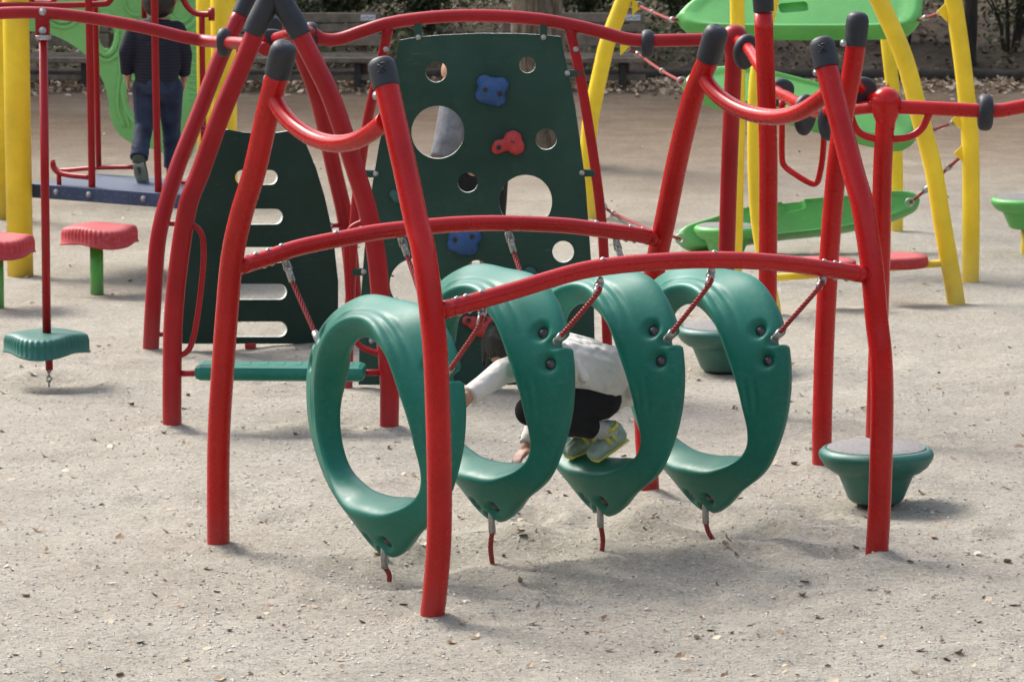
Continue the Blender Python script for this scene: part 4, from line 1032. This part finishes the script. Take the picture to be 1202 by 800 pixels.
for k, (a_, k_, n_) in enumerate(bl):
    bm = B(); fd = V((.12, .55, -.8)).normalized() if k == 0 else V((0, 1, -.02)); up_ = (V((0, 0, 1)) - fd * fd.z).normalized() if k else V((0, .8, .55)).normalized()
    hl = n_ + V((0, 0, -.035))
    chain(bm, [(hl, .036), (hl + fd * .07, .036), (hl + fd * .13, .030)]); capsule(bm, hl, .036, n_, .036)
    sh = remesh(bm, .005, 'shoe', simple_mat('olive_shoe', (.06, .075, .05), .7, var=.3, scale=30) if k == 0 else bpy.data.materials['olive_shoe'], boy, 2)
    if k == 0:
        bm = B(); sidev = fd.cross(V((1, 0, 0))).normalized(); dn = -sidev if sidev.y > 0 else sidev
        tube(bm, [hl + dn * .022 - fd * .02, hl + dn * .022 + fd * .06, hl + dn * .022 + fd * .135], [.03, .034, .028], seg=16, smooth=3)
        for v_ in bm.verts: v_.co -= dn * ((v_.co - hl).dot(dn) - .022) * .6
        obj('sole', bm, simple_mat('pale_sole', (.25, .27, .2), .8), sh)

# --- person standing behind the climbing wall
gp = G(556, 336); py = gp.y
def CP(u, v, off=0.0): return P(u, v, py + off)
man = thing('person', gp, 'person in grey top and black shorts glimpsed through the climbing wall\'s round openings', 'person')
bm = B(); hh_ = CP(537, 86); head(bm, hh_, .088, V((-.8, -.5, -.25)), V((0, 0, 1)))
capsule(bm, hh_ + V((.02, 0, -.05)), .044, CP(550, 118), .05)
chain(bm, [(CP(555, 132), .10), (CP(557, 175), .10), (CP(558, 212), .10)])
chain(bm, [(CP(528, 130, -.05), .045), (CP(526, 176, -.12), .036), (CP(505, 200, -.2), .025)]); hand(bm, CP(505, 200, -.2), V((-1, -.4, -.2)), V((0, 0, 1)), 1.15, .5)
chain(bm, [(CP(588, 132, 0), .045), (CP(594, 178, 0), .036), (CP(590, 205, -.06), .025)]); hand(bm, CP(590, 205, -.06), V((0, -.4, -1)), V((0, -1, 0)), 1.15, .5)
for u in (545, 573):
    chain(bm, [(CP(u, 225), .075), (CP(u - 1, 280), .052), (CP(u, 322), .038), (CP(u, 332), .033)]); capsule(bm, CP(u, 332), .033, CP(u - 8, 338, -.10), .027)
remesh(bm, .006, 'body', M['skin'], man, 4); eyes(hh_, .088, V((-.8, -.5, -.25)), V((0, 0, 1)), man)
bm = B(); sphere(bm, hh_ + V((.022, .012, .028)), .098, 24); sphere(bm, hh_ + V((.035, .02, -.03)), .085, 20); remesh(bm, .005, 'hair', M['hair'], man, 1)
bm = B(); chain(bm, [(CP(536, 136), .075), (CP(556, 130), .09), (CP(580, 136), .075)]); chain(bm, [(CP(546, 145), .10), (CP(547, 188), .10)]); chain(bm, [(CP(568, 145), .10), (CP(568, 188), .10)])
chain(bm, [(CP(530, 130, -.05), .066), (CP(526, 165, -.12), .074)]); tube(bm, [CP(526, 165, -.12), CP(518, 187, -.16)], [.074, .060], seg=18, smooth=0)
chain(bm, [(CP(588, 132), .056), (CP(594, 175), .052)]); tube(bm, [CP(594, 175), CP(591, 196, -.04)], [.05, .045], seg=18, smooth=0)
remesh(bm, .006, 'jumper', M['greyknit'], man, 4)
bm = B()
for u in (545, 573): tube(bm, [CP(u, 205), CP(u, 250), CP(u - 1, 288)], [.105, .092, .088], seg=20, smooth=3)
capsule(bm, CP(548, 212), .105, CP(572, 212), .105)
remesh(bm, .006, 'shorts', M['black'], man, 4)
for u in (545, 573):
    bm = B(); chain(bm, [(CP(u + 2, 333), .038), (CP(u - 10, 339, -.11), .032)]); remesh(bm, .006, 'shoe', M['black'], man, 2)
# ================================================================== ground
PITS = []   # x, y, radius, depth
for u, v in anch_px:
    g = G(u, v); PITS.append((g.x + .03, g.y, .22, .04))
for (u, v, r, d) in ((365, 500, .14, -.022), (57, 452, .22, .02), (1028, 600, .35, .015), (114, 345, .3, .01), (935, 352, .35, .02), (1060, 352, .4, .02), (330, 415, .5, .015), (849, 440, .3, .01), (640, 700, .9, .012)):
    g = G(u, v); PITS.append((g.x, g.y, r, d))
for px_ in (gA, gB, gC, gD, gE, gF, gG, gP1, gR, g2, gQ): PITS.append((px_.x, px_.y, .085, -.018))
for i in range(90):
    g = G(random.uniform(-20, 1220), 400 + 420 * random.random()); PITS.append((g.x, g.y, random.uniform(.06, .2), random.choice((-.008, .010, .013, .016))))
for i in range(40):
    g = G(random.uniform(430, 1010), random.uniform(600, 720)); PITS.append((g.x, g.y, random.uniform(.06, .16), random.choice((-.014, .012, .018, .022))))
def hz(x, y):
    n = noise.noise(V((x * 1.3, y * 1.3, 0))) * .010 + noise.noise(V((x * 4.5, y * 4.5, 3.1))) * .0065 + noise.noise(V((x * 13, y * 13, 7.7))) * .0045 + noise.noise(V((x * 34, y * 34, 1.2))) * .0028
    for (px, py_, r, d) in PITS:
        if abs(x - px) > 2.4 * r: continue
        q = ((x - px) ** 2 + (y - py_) ** 2) / (r * r)
        if q < 6: n -= d * (math.exp(-q) - .45 * math.exp(-(math.sqrt(q) - 1.5) ** 2 * 4))
    return n - .003
def axis_vals(lo, hi, step, far, grow):
    v = []; x = lo
    while x < hi: v.append(x); x += step
    s = step; x = hi
    while x < far: v.append(x); s *= grow; x += s
    v.append(far); return v
xs = axis_vals(0, 2.6, .024, 90, 1.09); xs = [-x for x in reversed(xs[1:])] + xs
ys = [-20, -5, 2, 6, 8, 9, 9.6, 10.0, 10.3] + axis_vals(10.5, 16.8, .028, 160, 1.035)
bm = B(); grid = [[bm.verts.new((x, y, hz(x, y))) for x in xs] for y in ys]
for j in range(len(ys) - 1):
    for i in range(len(xs) - 1):
        f = bm.faces.new((grid[j][i], grid[j][i + 1], grid[j + 1][i + 1], grid[j + 1][i])); f.smooth = True
gr = obj('ground', bm, M['ground']); tagp(gr, 'sandy grey gravel playground yard', kind='structure')

def scatter_cards(name, n, place, size, mat, label, cat, curl=.3, flat=True, aspect=(.45, .8)):
    vs = []; fs = []
    for i in range(n):
        p, sc, nn = place()
        a = random.uniform(0, 2 * PI); L = size * random.uniform(.6, 1.4) * sc; Wd = L * random.uniform(*aspect)
        if nn is None:
            nn = V((random.gauss(0, .35), random.gauss(0, .35), 1)).normalized()
        t = nn.orthogonal().normalized(); b2 = nn.cross(t); d = t * math.cos(a) + b2 * math.sin(a); s = nn.cross(d)
        c = random.uniform(-.1, curl) * L; o = len(vs)
        vs += [p - d * L / 2 + nn * c * .5, p - d * L * .12 + s * Wd / 2 + nn * c * .3, p + d * L * .22 + s * Wd * .42 + nn * c * .2, p + d * L / 2 + nn * c, p + d * L * .2 - s * Wd * .42 + nn * c * .25, p - d * L * .15 - s * Wd / 2 + nn * c * .3, p - nn * c * .1]
        fs += [(o + 6, o + 0, o + 1), (o + 6, o + 1, o + 2), (o + 6, o + 2, o + 3), (o + 6, o + 3, o + 4), (o + 6, o + 4, o + 5), (o + 6, o + 5, o + 0)]
    me = bpy.data.meshes.new(name); me.from_pydata([tuple(v) for v in vs], [], fs); me.materials.append(mat); me.update()
    o = bpy.data.objects.new(name, me); COL.objects.link(o)
    tagp(o, label, cat, kind='stuff'); return o
rnd = random.uniform
M['litter_mid'] = leaf_mat('leaf_scraps', (0.18, 0.13, 0.09), (0.30, 0.22, 0.15), (0.45, 0.35, 0.25))
def pl_ground():
    v = 330 + 560 * random.random() ** .9 if random.random() < .8 else rnd(150, 330)
    u = rnd(-40, 1240); g = G(u, v); g.z = hz(g.x, g.y) + .003; return g, 1.0, None
scatter_cards('fallen_leaves', 700, pl_ground, .030, M['litter'], 'small dry leaves scattered over the sandy yard', 'leaves', .45)
scatter_cards('leaf_bits', 420, pl_ground, .013, M['litter_mid'], 'tiny dark leaf scraps scattered over the sandy yard', 'leaves', .45)
def pl_kerb():
    u = rnd(-60, 1260); y = G(600, 103).y + abs(random.gauss(0, .45)) * (1 if random.random() < .6 else -1); x = P(u, 100, y).x
    return V((x, y, rnd(.0, .05))), 1.0, None
scatter_cards('leaf_litter', 5200, pl_kerb, .055, M['litter'], 'band of pale dry leaves drifted along the log edging below the benches', 'leaves', .6)
# gravel grains
vs = []; fs = []
for i in range(16000):
    v = 400 + 420 * random.random() ** .8; u = rnd(-20, 1225); g = G(u, v); r = .0022 + .0045 * random.random() ** 3.0; z = hz(g.x, g.y) + r * .3; o = len(vs)
    sx, sy, sz = r * rnd(.8, 1.5), r * rnd(.8, 1.5), r * rnd(.5, .9); a = rnd(0, 3.1); ca, sa = math.cos(a), math.sin(a)
    for dx, dy, dz in ((1, 0, 0), (0, 1, 0), (-1, 0, 0), (0, -1, 0), (.3, .2, 1), (0, 0, -1)):
        X = dx * sx; Y = dy * sy; vs.append((g.x + X * ca - Y * sa, g.y + X * sa + Y * ca, z + dz * sz))
    fs += [(o, o + 1, o + 4), (o + 1, o + 2, o + 4), (o + 2, o + 3, o + 4), (o + 3, o, o + 4), (o + 1, o, o + 5), (o + 2, o + 1, o + 5), (o + 3, o + 2, o + 5), (o, o + 3, o + 5)]
me = bpy.data.meshes.new('gravel'); me.from_pydata(vs, [], fs); me.materials.append(M['pebble']); o = bpy.data.objects.new('gravel', me); COL.objects.link(o)
tagp(o, 'loose gravel grains on the sandy yard', 'gravel', kind='stuff')

# ================================================================== back edge: log edging, soil bank, benches
YK = G(600, 97).y
for (u0, u1, lab) in ((-80, 250, 'dark log edging at the back, left stretch behind the platform posts'), (254, 700, 'dark log edging at the back, middle stretch below the bench and climbing wall'), (704, 1290, 'dark log edging at the back, right stretch behind the yellow frame')):
    bm = B(); pts = [V((P(u, 92, YK).x, YK + .02 * math.sin(u * .05), .055 + .008 * math.sin(u * .11))) for u in range(u0, u1 + 1, 34)]
    tube(bm, pts, [.06 + .006 * math.sin(i * 1.7) for i in range(len(pts))], seg=14, smooth=3)
    o = obj('log_edging', bm, M['log'], loc=V((pts[len(pts) // 2].x, YK, 0))); tagp(o, lab, 'log edging', 'log edging at the back of the yard')
def bankz(x, y): return -.05 + .62 * (1 - math.exp(-max(0, y - YK) / 3.0)) + noise.noise(V((x * .8, y * .8, 5))) * .09 + noise.noise(V((x * 3, y * 3, 2))) * .03
bm = B(); bx_ = [-26 + i * .25 for i in range(209)]; byy = [YK + i * .2 for i in range(75)] + [YK + 20, YK + 40, YK + 90]
gg = [[bm.verts.new((x, y, bankz(x, y) if y > YK + .01 else -.06)) for x in bx_] for y in byy]
for j in range(len(byy) - 1):
    for i in range(len(bx_) - 1):
        f = bm.faces.new((gg[j][i], gg[j][i + 1], gg[j + 1][i + 1], gg[j + 1][i])); f.smooth = True
o = obj('soil_bank', bm, M['soil']); tagp(o, 'dark bare soil bank rising behind the yard', kind='structure')
def pl_bank():
    y = YK + .1 + 5 * random.random() ** 1.4; x = rnd(-6, 6); return V((x, y, bankz(x, y) + .015)), 1.0, None
scatter_cards('old_leaves', 5200, pl_bank, .05, M['litter_dark'], 'brown fallen leaves lying on the soil bank', 'leaves', .6)
# ivy undergrowth where the photo shows green
def pl_ivy():
    while True:
        x = rnd(-6.5, 6.5); y = YK + .55 + 5.5 * random.random()
        u, v = proj(V((x, y, bankz(x, y))))
        dens = noise.noise(V((x * .9, y * .7, 9))) + (.30 if u < 830 else -.12) + (y - YK - 1.7) * .10
        if dens > random.random() * .5:
            h_ = .22 * random.random() ** 1.5 * (1 + noise.noise(V((x * 2, y * 2, 1))))
            return V((x, y, bankz(x, y) + h_)), 1.0, V((random.gauss(0, .6), random.gauss(-.3, .5), 1)).normalized()
scatter_cards('ivy_undergrowth', 15000, pl_ivy, .062, M['ivy'], 'low leafy green undergrowth on the shaded bank behind the benches', 'undergrowth', .4)

rng2 = random.Random(3)
def shrub(x, y, h_, w, name, lab, cat, dens=1.0, mat='leaf', group=None, leafsize=.05, nst=14):
    z0 = bankz(x, y) if y > YK else 0
    s = thing(name, V((x, y, z0)), lab, cat, group)
    bm = B(); tips = []
    for i in range(nst):
        a = rng2.uniform(0, 2 * PI); d = V((math.cos(a), math.sin(a), 0)); L = h_ * rng2.uniform(.7, 1.1)
        p = [V((x, y, z0 - .05)) + d * w * .1, V((x, y, z0 + L * .35)) + d * w * rng2.uniform(.1, .3), V((x, y, z0 + L * .7)) + d * w * rng2.uniform(.25, .6), V((x, y, z0 + L)) + d * w * rng2.uniform(.4, .9)]
        tube(bm, p, [.016, .011, .008, .004], seg=6, smooth=3)
        q = catmull(p, 6); tips += q[6:]
        for k in range(4):
            b0 = q[rng2.randrange(5, len(q))]; e = b0 + V((rng2.uniform(-.25, .25), rng2.uniform(-.25, .25), rng2.uniform(.02, .25))) * h_
            tube(bm, [b0, (b0 + e) / 2 + V((0, 0, .02)), e], [.006, .005, .003], seg=5, smooth=2); tips += [e, (b0 + e) / 2, b0 * .3 + e * .7]
    obj('stems', bm, M['bark_dark'], s)
    vs = []; fs = []
    for i in range(int(2600 * dens)):
        c = tips[rng2.randrange(len(tips))] + V((rng2.gauss(0, .07), rng2.gauss(0, .07), rng2.gauss(0, .06)))
        n_ = V((rng2.gauss(0, 1), rng2.gauss(0, 1), rng2.gauss(.4, 1))).normalized(); t = n_.orthogonal().normalized(); b2 = n_.cross(t); L = leafsize * rng2.uniform(.6, 1.3); o = len(vs)
        vs += [tuple(c - t * L * .5), tuple(c + b2 * L * .28), tuple(c + t * L * .5), tuple(c - b2 * L * .28)]; fs.append((o, o + 1, o + 2, o + 3))
    me = bpy.data.meshes.new('foliage'); me.from_pydata([(a - x, b_ - y, c - z0) for a, b_, c in vs], [], fs); me.materials.append(M[mat])
    o = bpy.data.objects.new('foliage', me); COL.objects.link(o); o.parent = s
for (u, y, h_, w, dn, lab) in ((1060, YK + 1.9, .9, .5, .5, 'twiggy dark shrub behind the upper right corner of the yellow frame'),
                               (1185, YK + 1.5, .95, .55, .45, 'twiggy dark shrub at the upper right corner of the yard'),
                               (960, YK + 2.2, .8, .5, .9, 'leafy dark shrub behind the highest green board'),
                               (800, YK + 2.2, .75, .5, 1.3, 'leafy dark shrub just right of the right-hand bench'),
                               (500, YK + 2.6, .6, .5, 1.3, 'leafy dark shrub between the left bench and the tree trunk'),
                               (680, YK + 2.7, .6, .5, 1.2, 'leafy dark shrub directly behind the right-hand bench'),
                               (400, YK + 2.5, .55, .5, 1.2, 'leafy dark shrub directly behind the middle bench'),
                               (330, YK + 1.4, .5, .4, 1.0, 'leafy dark shrub behind the left end of the middle bench'),
                               (140, YK + 2.0, .7, .5, 1.2, 'leafy dark shrub seen below the green play panel')):
    shrub(P(u, 50, y).x, y, h_, w, 'shrub', lab, 'shrub', dn, group='shrubs on the soil bank')
# rocks
for i, (u, v, r, lab) in enumerate(((297, 92, .10, 'larger grey rock of the pair under the bench behind the red frame'), (318, 97, .06, 'small grey rock right of the larger rock under the bench'), (1150, 97, .05, 'small grey stone at the foot of the bank at right'))):
    g = G(u, v); bm = B(); bmesh.ops.create_icosphere(bm, subdivisions=3, radius=r)
    for v_ in bm.verts:
        v_.co *= 1 + .35 * noise.noise(v_.co * 9 + V((i, 0, 0))); v_.co.z *= .7; v_.co += g + V((0, 0, r * .3))
    for f in bm.faces: f.smooth = True
    o = obj('rock', bm, M['rock'], loc=g); tagp(o, lab, 'rock')

def bench(u0, u1, lab, label_u=None, legs=()):
    y = G(600, 107).y; x0, x1 = P(u0, 60, y).x, P(u1, 60, y).x
    b = thing('park_bench', V(((x0 + x1) / 2, y, 0)), lab, 'bench', 'wooden benches at the back of the yard')
    def zpx(v, yy): return P(600, v, yy).z
    def plank(name, v, hgt, dy, dep):
        bm = B(); box(bm, V(((x0 + x1) / 2, y + dy, zpx(v, y + dy))), (x1 - x0, dep, hgt), None, .008); return obj(name, bm, M['wood'], b)
    bp_ = plank('backrest', 21, .085, .40, .045); plank('backrest', 33, .07, .40, .045); plank('backrest', 47, .10, .39, .045)
    plank('seat', 70.5, .045, .0, .14); plank('seat', 67.5, .045, .16, .13); plank('seat', 65, .045, .31, .12)
    plank('stretcher', 91, .05, .05, .05)
    for lu in legs:
        lx = P(lu, 90, y).x
        for dy in (0, .32):
            bm = B(); z1 = zpx(72, y); box(bm, V((lx, y + dy, z1 / 2 - .05)), (.055, .05, z1 + .1), None, .006); obj('leg', bm, M['iron'], b)
        bm = B(); zt = zpx(15, y + .43); box(bm, V((lx + .03, y + .435, zt / 2)), (.07, .05, zt + .02), None, .006); obj('back_post', bm, M['wood_red'], b)
    if label_u:
        bm = B(); c = P(label_u, 21, y + .36); box(bm, V((c.x, y + .373, c.z)), (.125, .006, .05), None, .001); lp = obj('label_plate', bm, M['white'], bp_)
        bm = B(); 
        for k in range(6): box(bm, V((c.x - .045 + k * .018, y + .369, c.z + .006 * ((k * 7) % 3 - 1))), (.011, .003, .012), None)
        obj('print', bm, M['ink'], b)
bench(255, 446, 'weathered wooden bench with a white plate, left of the climbing wall', 432, (276, 420))
bench(590, 758, 'weathered wooden bench with a white plate, right of the climbing wall', 743, (600, 731))
bench(-70, 122, 'weathered wooden bench seen between the yellow post and the green play panel', None, (-40, 99))

# ================================================================== trees
def tree(u, v, r, lab, bark='bark', crown_z=4.6, crown_r=2.2, nleaf=5000, lean=0, vis=True, yy=None):
    g = G(u, v) if yy is None else V((P(u, v, yy).x, yy, bankz(0, yy)))
    t = thing('tree', g, lab, 'tree', 'trees around the back of the yard')
    bm = B(); ht = crown_z + 1.2
    pts = [g + V((0, 0, -.3)), g + V((0, 0, .05)), g + V((.02 + lean * .3, 0, .5)), g + V((lean, .03, 1.8)), g + V((lean * 1.5, 0, 3.2)), g + V((lean * 1.2, 0, ht))]
    tube(bm, pts, [r * 1.5, r * 1.28, r * 1.03, r * .95, r * .8, r * .35], seg=24, smooth=6)
    for v_ in bm.verts:
        a = math.atan2(v_.co.y - g.y, v_.co.x - g.x); k = .04 * math.sin(a * 5 + v_.co.z * 2) + .05 * noise.noise(v_.co * 5); v_.co.x += (v_.co.x - g.x) * k; v_.co.y += (v_.co.y - g.y) * k
    top = g + V((lean * 1.4, 0, crown_z - 1)); tips = []
    for i in range(9):
        a = rng2.uniform(0, 2 * PI); d = V((math.cos(a), math.sin(a), rng2.uniform(.3, 1.0))).normalized(); L = crown_r * rng2.uniform(.7, 1.1)
        s0 = top + V((0, 0, rng2.uniform(-.2, 1.8))); q = [s0, s0 + d * L * .4 + V((0, 0, .1)), s0 + d * L]
        tube(bm, q, [r * .32, r * .2, r * .07], seg=8, smooth=4); tips += catmull(q, 6)[5:]
    obj('trunk', bm, M[bark], t)
    cl = [tips[rng2.randrange(len(tips))] + V((rng2.gauss(0, .4), rng2.gauss(0, .4), rng2.gauss(.2, .35))) for _ in range(46)]
    vs = []; fs = []
    for i in range(nleaf):
        c = cl[rng2.randrange(46)] + V((rng2.gauss(0, .3), rng2.gauss(0, .3), rng2.gauss(0, .22)))
        n_ = V((rng2.gauss(0, 1), rng2.gauss(0, 1), rng2.gauss(.6, 1))).normalized(); tt = n_.orthogonal().normalized(); b2 = n_.cross(tt); L = .16 * rng2.uniform(.6, 1.3); o = len(vs)
        vs += [tuple(c - tt * L * .5 - g), tuple(c + b2 * L * .3 - g), tuple(c + tt * L * .5 - g), tuple(c - b2 * L * .3 - g)]; fs.append((o, o + 1, o + 2, o + 3))
    me = bpy.data.meshes.new('crown'); me.from_pydata(vs, [], fs); me.materials.append(M['leaf'])
    o = bpy.data.objects.new('crown', me); COL.objects.link(o); o.parent = t
tree(627, 192, .178, 'thick grey-brown tree trunk rising behind the top edge of the climbing wall', nleaf=1500, crown_z=6.5)
tree(1136, 84, .055, 'slim dark tree trunk behind the rightmost yellow post', 'bark_dark', yy=YK + .9, nleaf=5000, crown_r=2.6)
tree(362, 20, .11, 'dark tree trunk behind the middle bench near the capped red apex', 'bark_dark', yy=YK + 2.2, nleaf=7000, crown_r=3)
for i, (x, y) in enumerate(((-6.5, YK + 2.5), (-9.5, YK + 1.5), (-3.6, YK + 5), (1.2, YK + 5.2), (4.6, YK + 5.5), (-12, YK + 5), (7, YK + 3.5))):
    vs_ = proj(V((x, y, .6)))
    tree(vs_[0], 0, .12, 'dark background tree %s' % ['with its crown over the left bank', 'outside the left edge above the bank', 'far behind the left bench', 'far behind the gap right of the climbing wall', 'far behind the yellow frame', 'farthest outside the left edge', 'outside the right edge above the bank'][i], 'bark_dark', yy=y, nleaf=8000, crown_r=3.2, crown_z=5)

# far-off wood out of frame, added to block low sky and darken reflections
vs = []; fs = []
for i in range(70000):
    a = rng2.uniform(0, 2 * PI); R0 = rng2.gauss(0, 2.2)
    cx, cy = 0, 14
    x = cx + (30 + R0) * math.cos(a); y = cy + (36 + R0) * math.sin(a)
    if abs(x) < 15 and y > 20 and y < 46: continue
    top = 8.5 + 2.5 * noise.noise(V((math.cos(a) * 6, math.sin(a) * 6, 0))); c = V((x, y, top * rng2.random() ** .8))
    n_ = V((cx - x, cy - y, 8)).normalized() + V((rng2.gauss(0, .5), rng2.gauss(0, .5), rng2.gauss(0, .5))); n_.normalize(); tt = n_.orthogonal().normalized(); b2 = n_.cross(tt); L = .52 * rng2.uniform(.6, 1.4); o = len(vs)
    vs += [tuple(c - tt * L * .5), tuple(c + b2 * L * .35), tuple(c + tt * L * .5), tuple(c - b2 * L * .35)]; fs.append((o, o + 1, o + 2, o + 3))
me = bpy.data.meshes.new('sky_blocking_wood'); me.from_pydata(vs, [], fs); me.materials.append(M['leaf']); o = bpy.data.objects.new('sky_blocking_wood', me); COL.objects.link(o)
tagp(o, 'unseen dark wood added all round to block the low sky', 'wood', kind='stuff')

# ================================================================== light, sky, camera
w = bpy.data.worlds.new('World'); scn.world = w; w.use_nodes = True
nt = w.node_tree; bg = nt.nodes['Background']; sky = nt.nodes.new('ShaderNodeTexSky'); sky.sky_type = 'NISHITA'; sky.sun_disc = False
SUN_EL = math.radians(46); sdir = V((-1.0, .95, 0)).normalized()    # towards the sun, on the ground
sky.sun_elevation = SUN_EL; sky.sun_rotation = math.atan2(sdir.x, sdir.y)
sky.air_density = 1.0; sky.dust_density = 3.5; sky.ozone_density = 1.0; sky.altitude = 0
hs_ = nt.nodes.new('ShaderNodeHueSaturation'); hs_.inputs['Saturation'].default_value = .6; nt.links.new(sky.outputs[0], hs_.inputs['Color']); nt.links.new(hs_.outputs[0], bg.inputs['Color']); bg.inputs['Strength'].default_value = 0.15
sl = bpy.data.lights.new('sun', 'SUN'); sl.energy = 1.75; sl.angle = math.radians(24); sl.color = (1, .955, .89)
so = bpy.data.objects.new('sun', sl); COL.objects.link(so); so.location = (0, 0, 20)
dirv = V((-sdir.x * math.cos(SUN_EL), -sdir.y * math.cos(SUN_EL), -math.sin(SUN_EL))); so.rotation_euler = dirv.to_track_quat('-Z', 'Y').to_euler()
cam = bpy.data.cameras.new('camera'); co = bpy.data.objects.new('camera', cam); COL.objects.link(co); scn.camera = co
co.location = CAM; co.rotation_euler = (math.radians(90) - TH, 0, 0); cam.sensor_width = 36; cam.lens = 36 * F / 1202; cam.clip_end = 500; cam.clip_start = .1
cam.dof.use_dof = True; cam.dof.focus_distance = 12.8; cam.dof.aperture_fstop = 13
scn.view_settings.view_transform = 'Standard'; scn.view_settings.look = 'None'; scn.view_settings.exposure = 1.1; scn.view_settings.gamma = 1
scn.render.engine = 'CYCLES'; scn.cycles.use_denoising = True; scn.cycles.max_bounces = 6; scn.cycles.transparent_max_bounces = 4
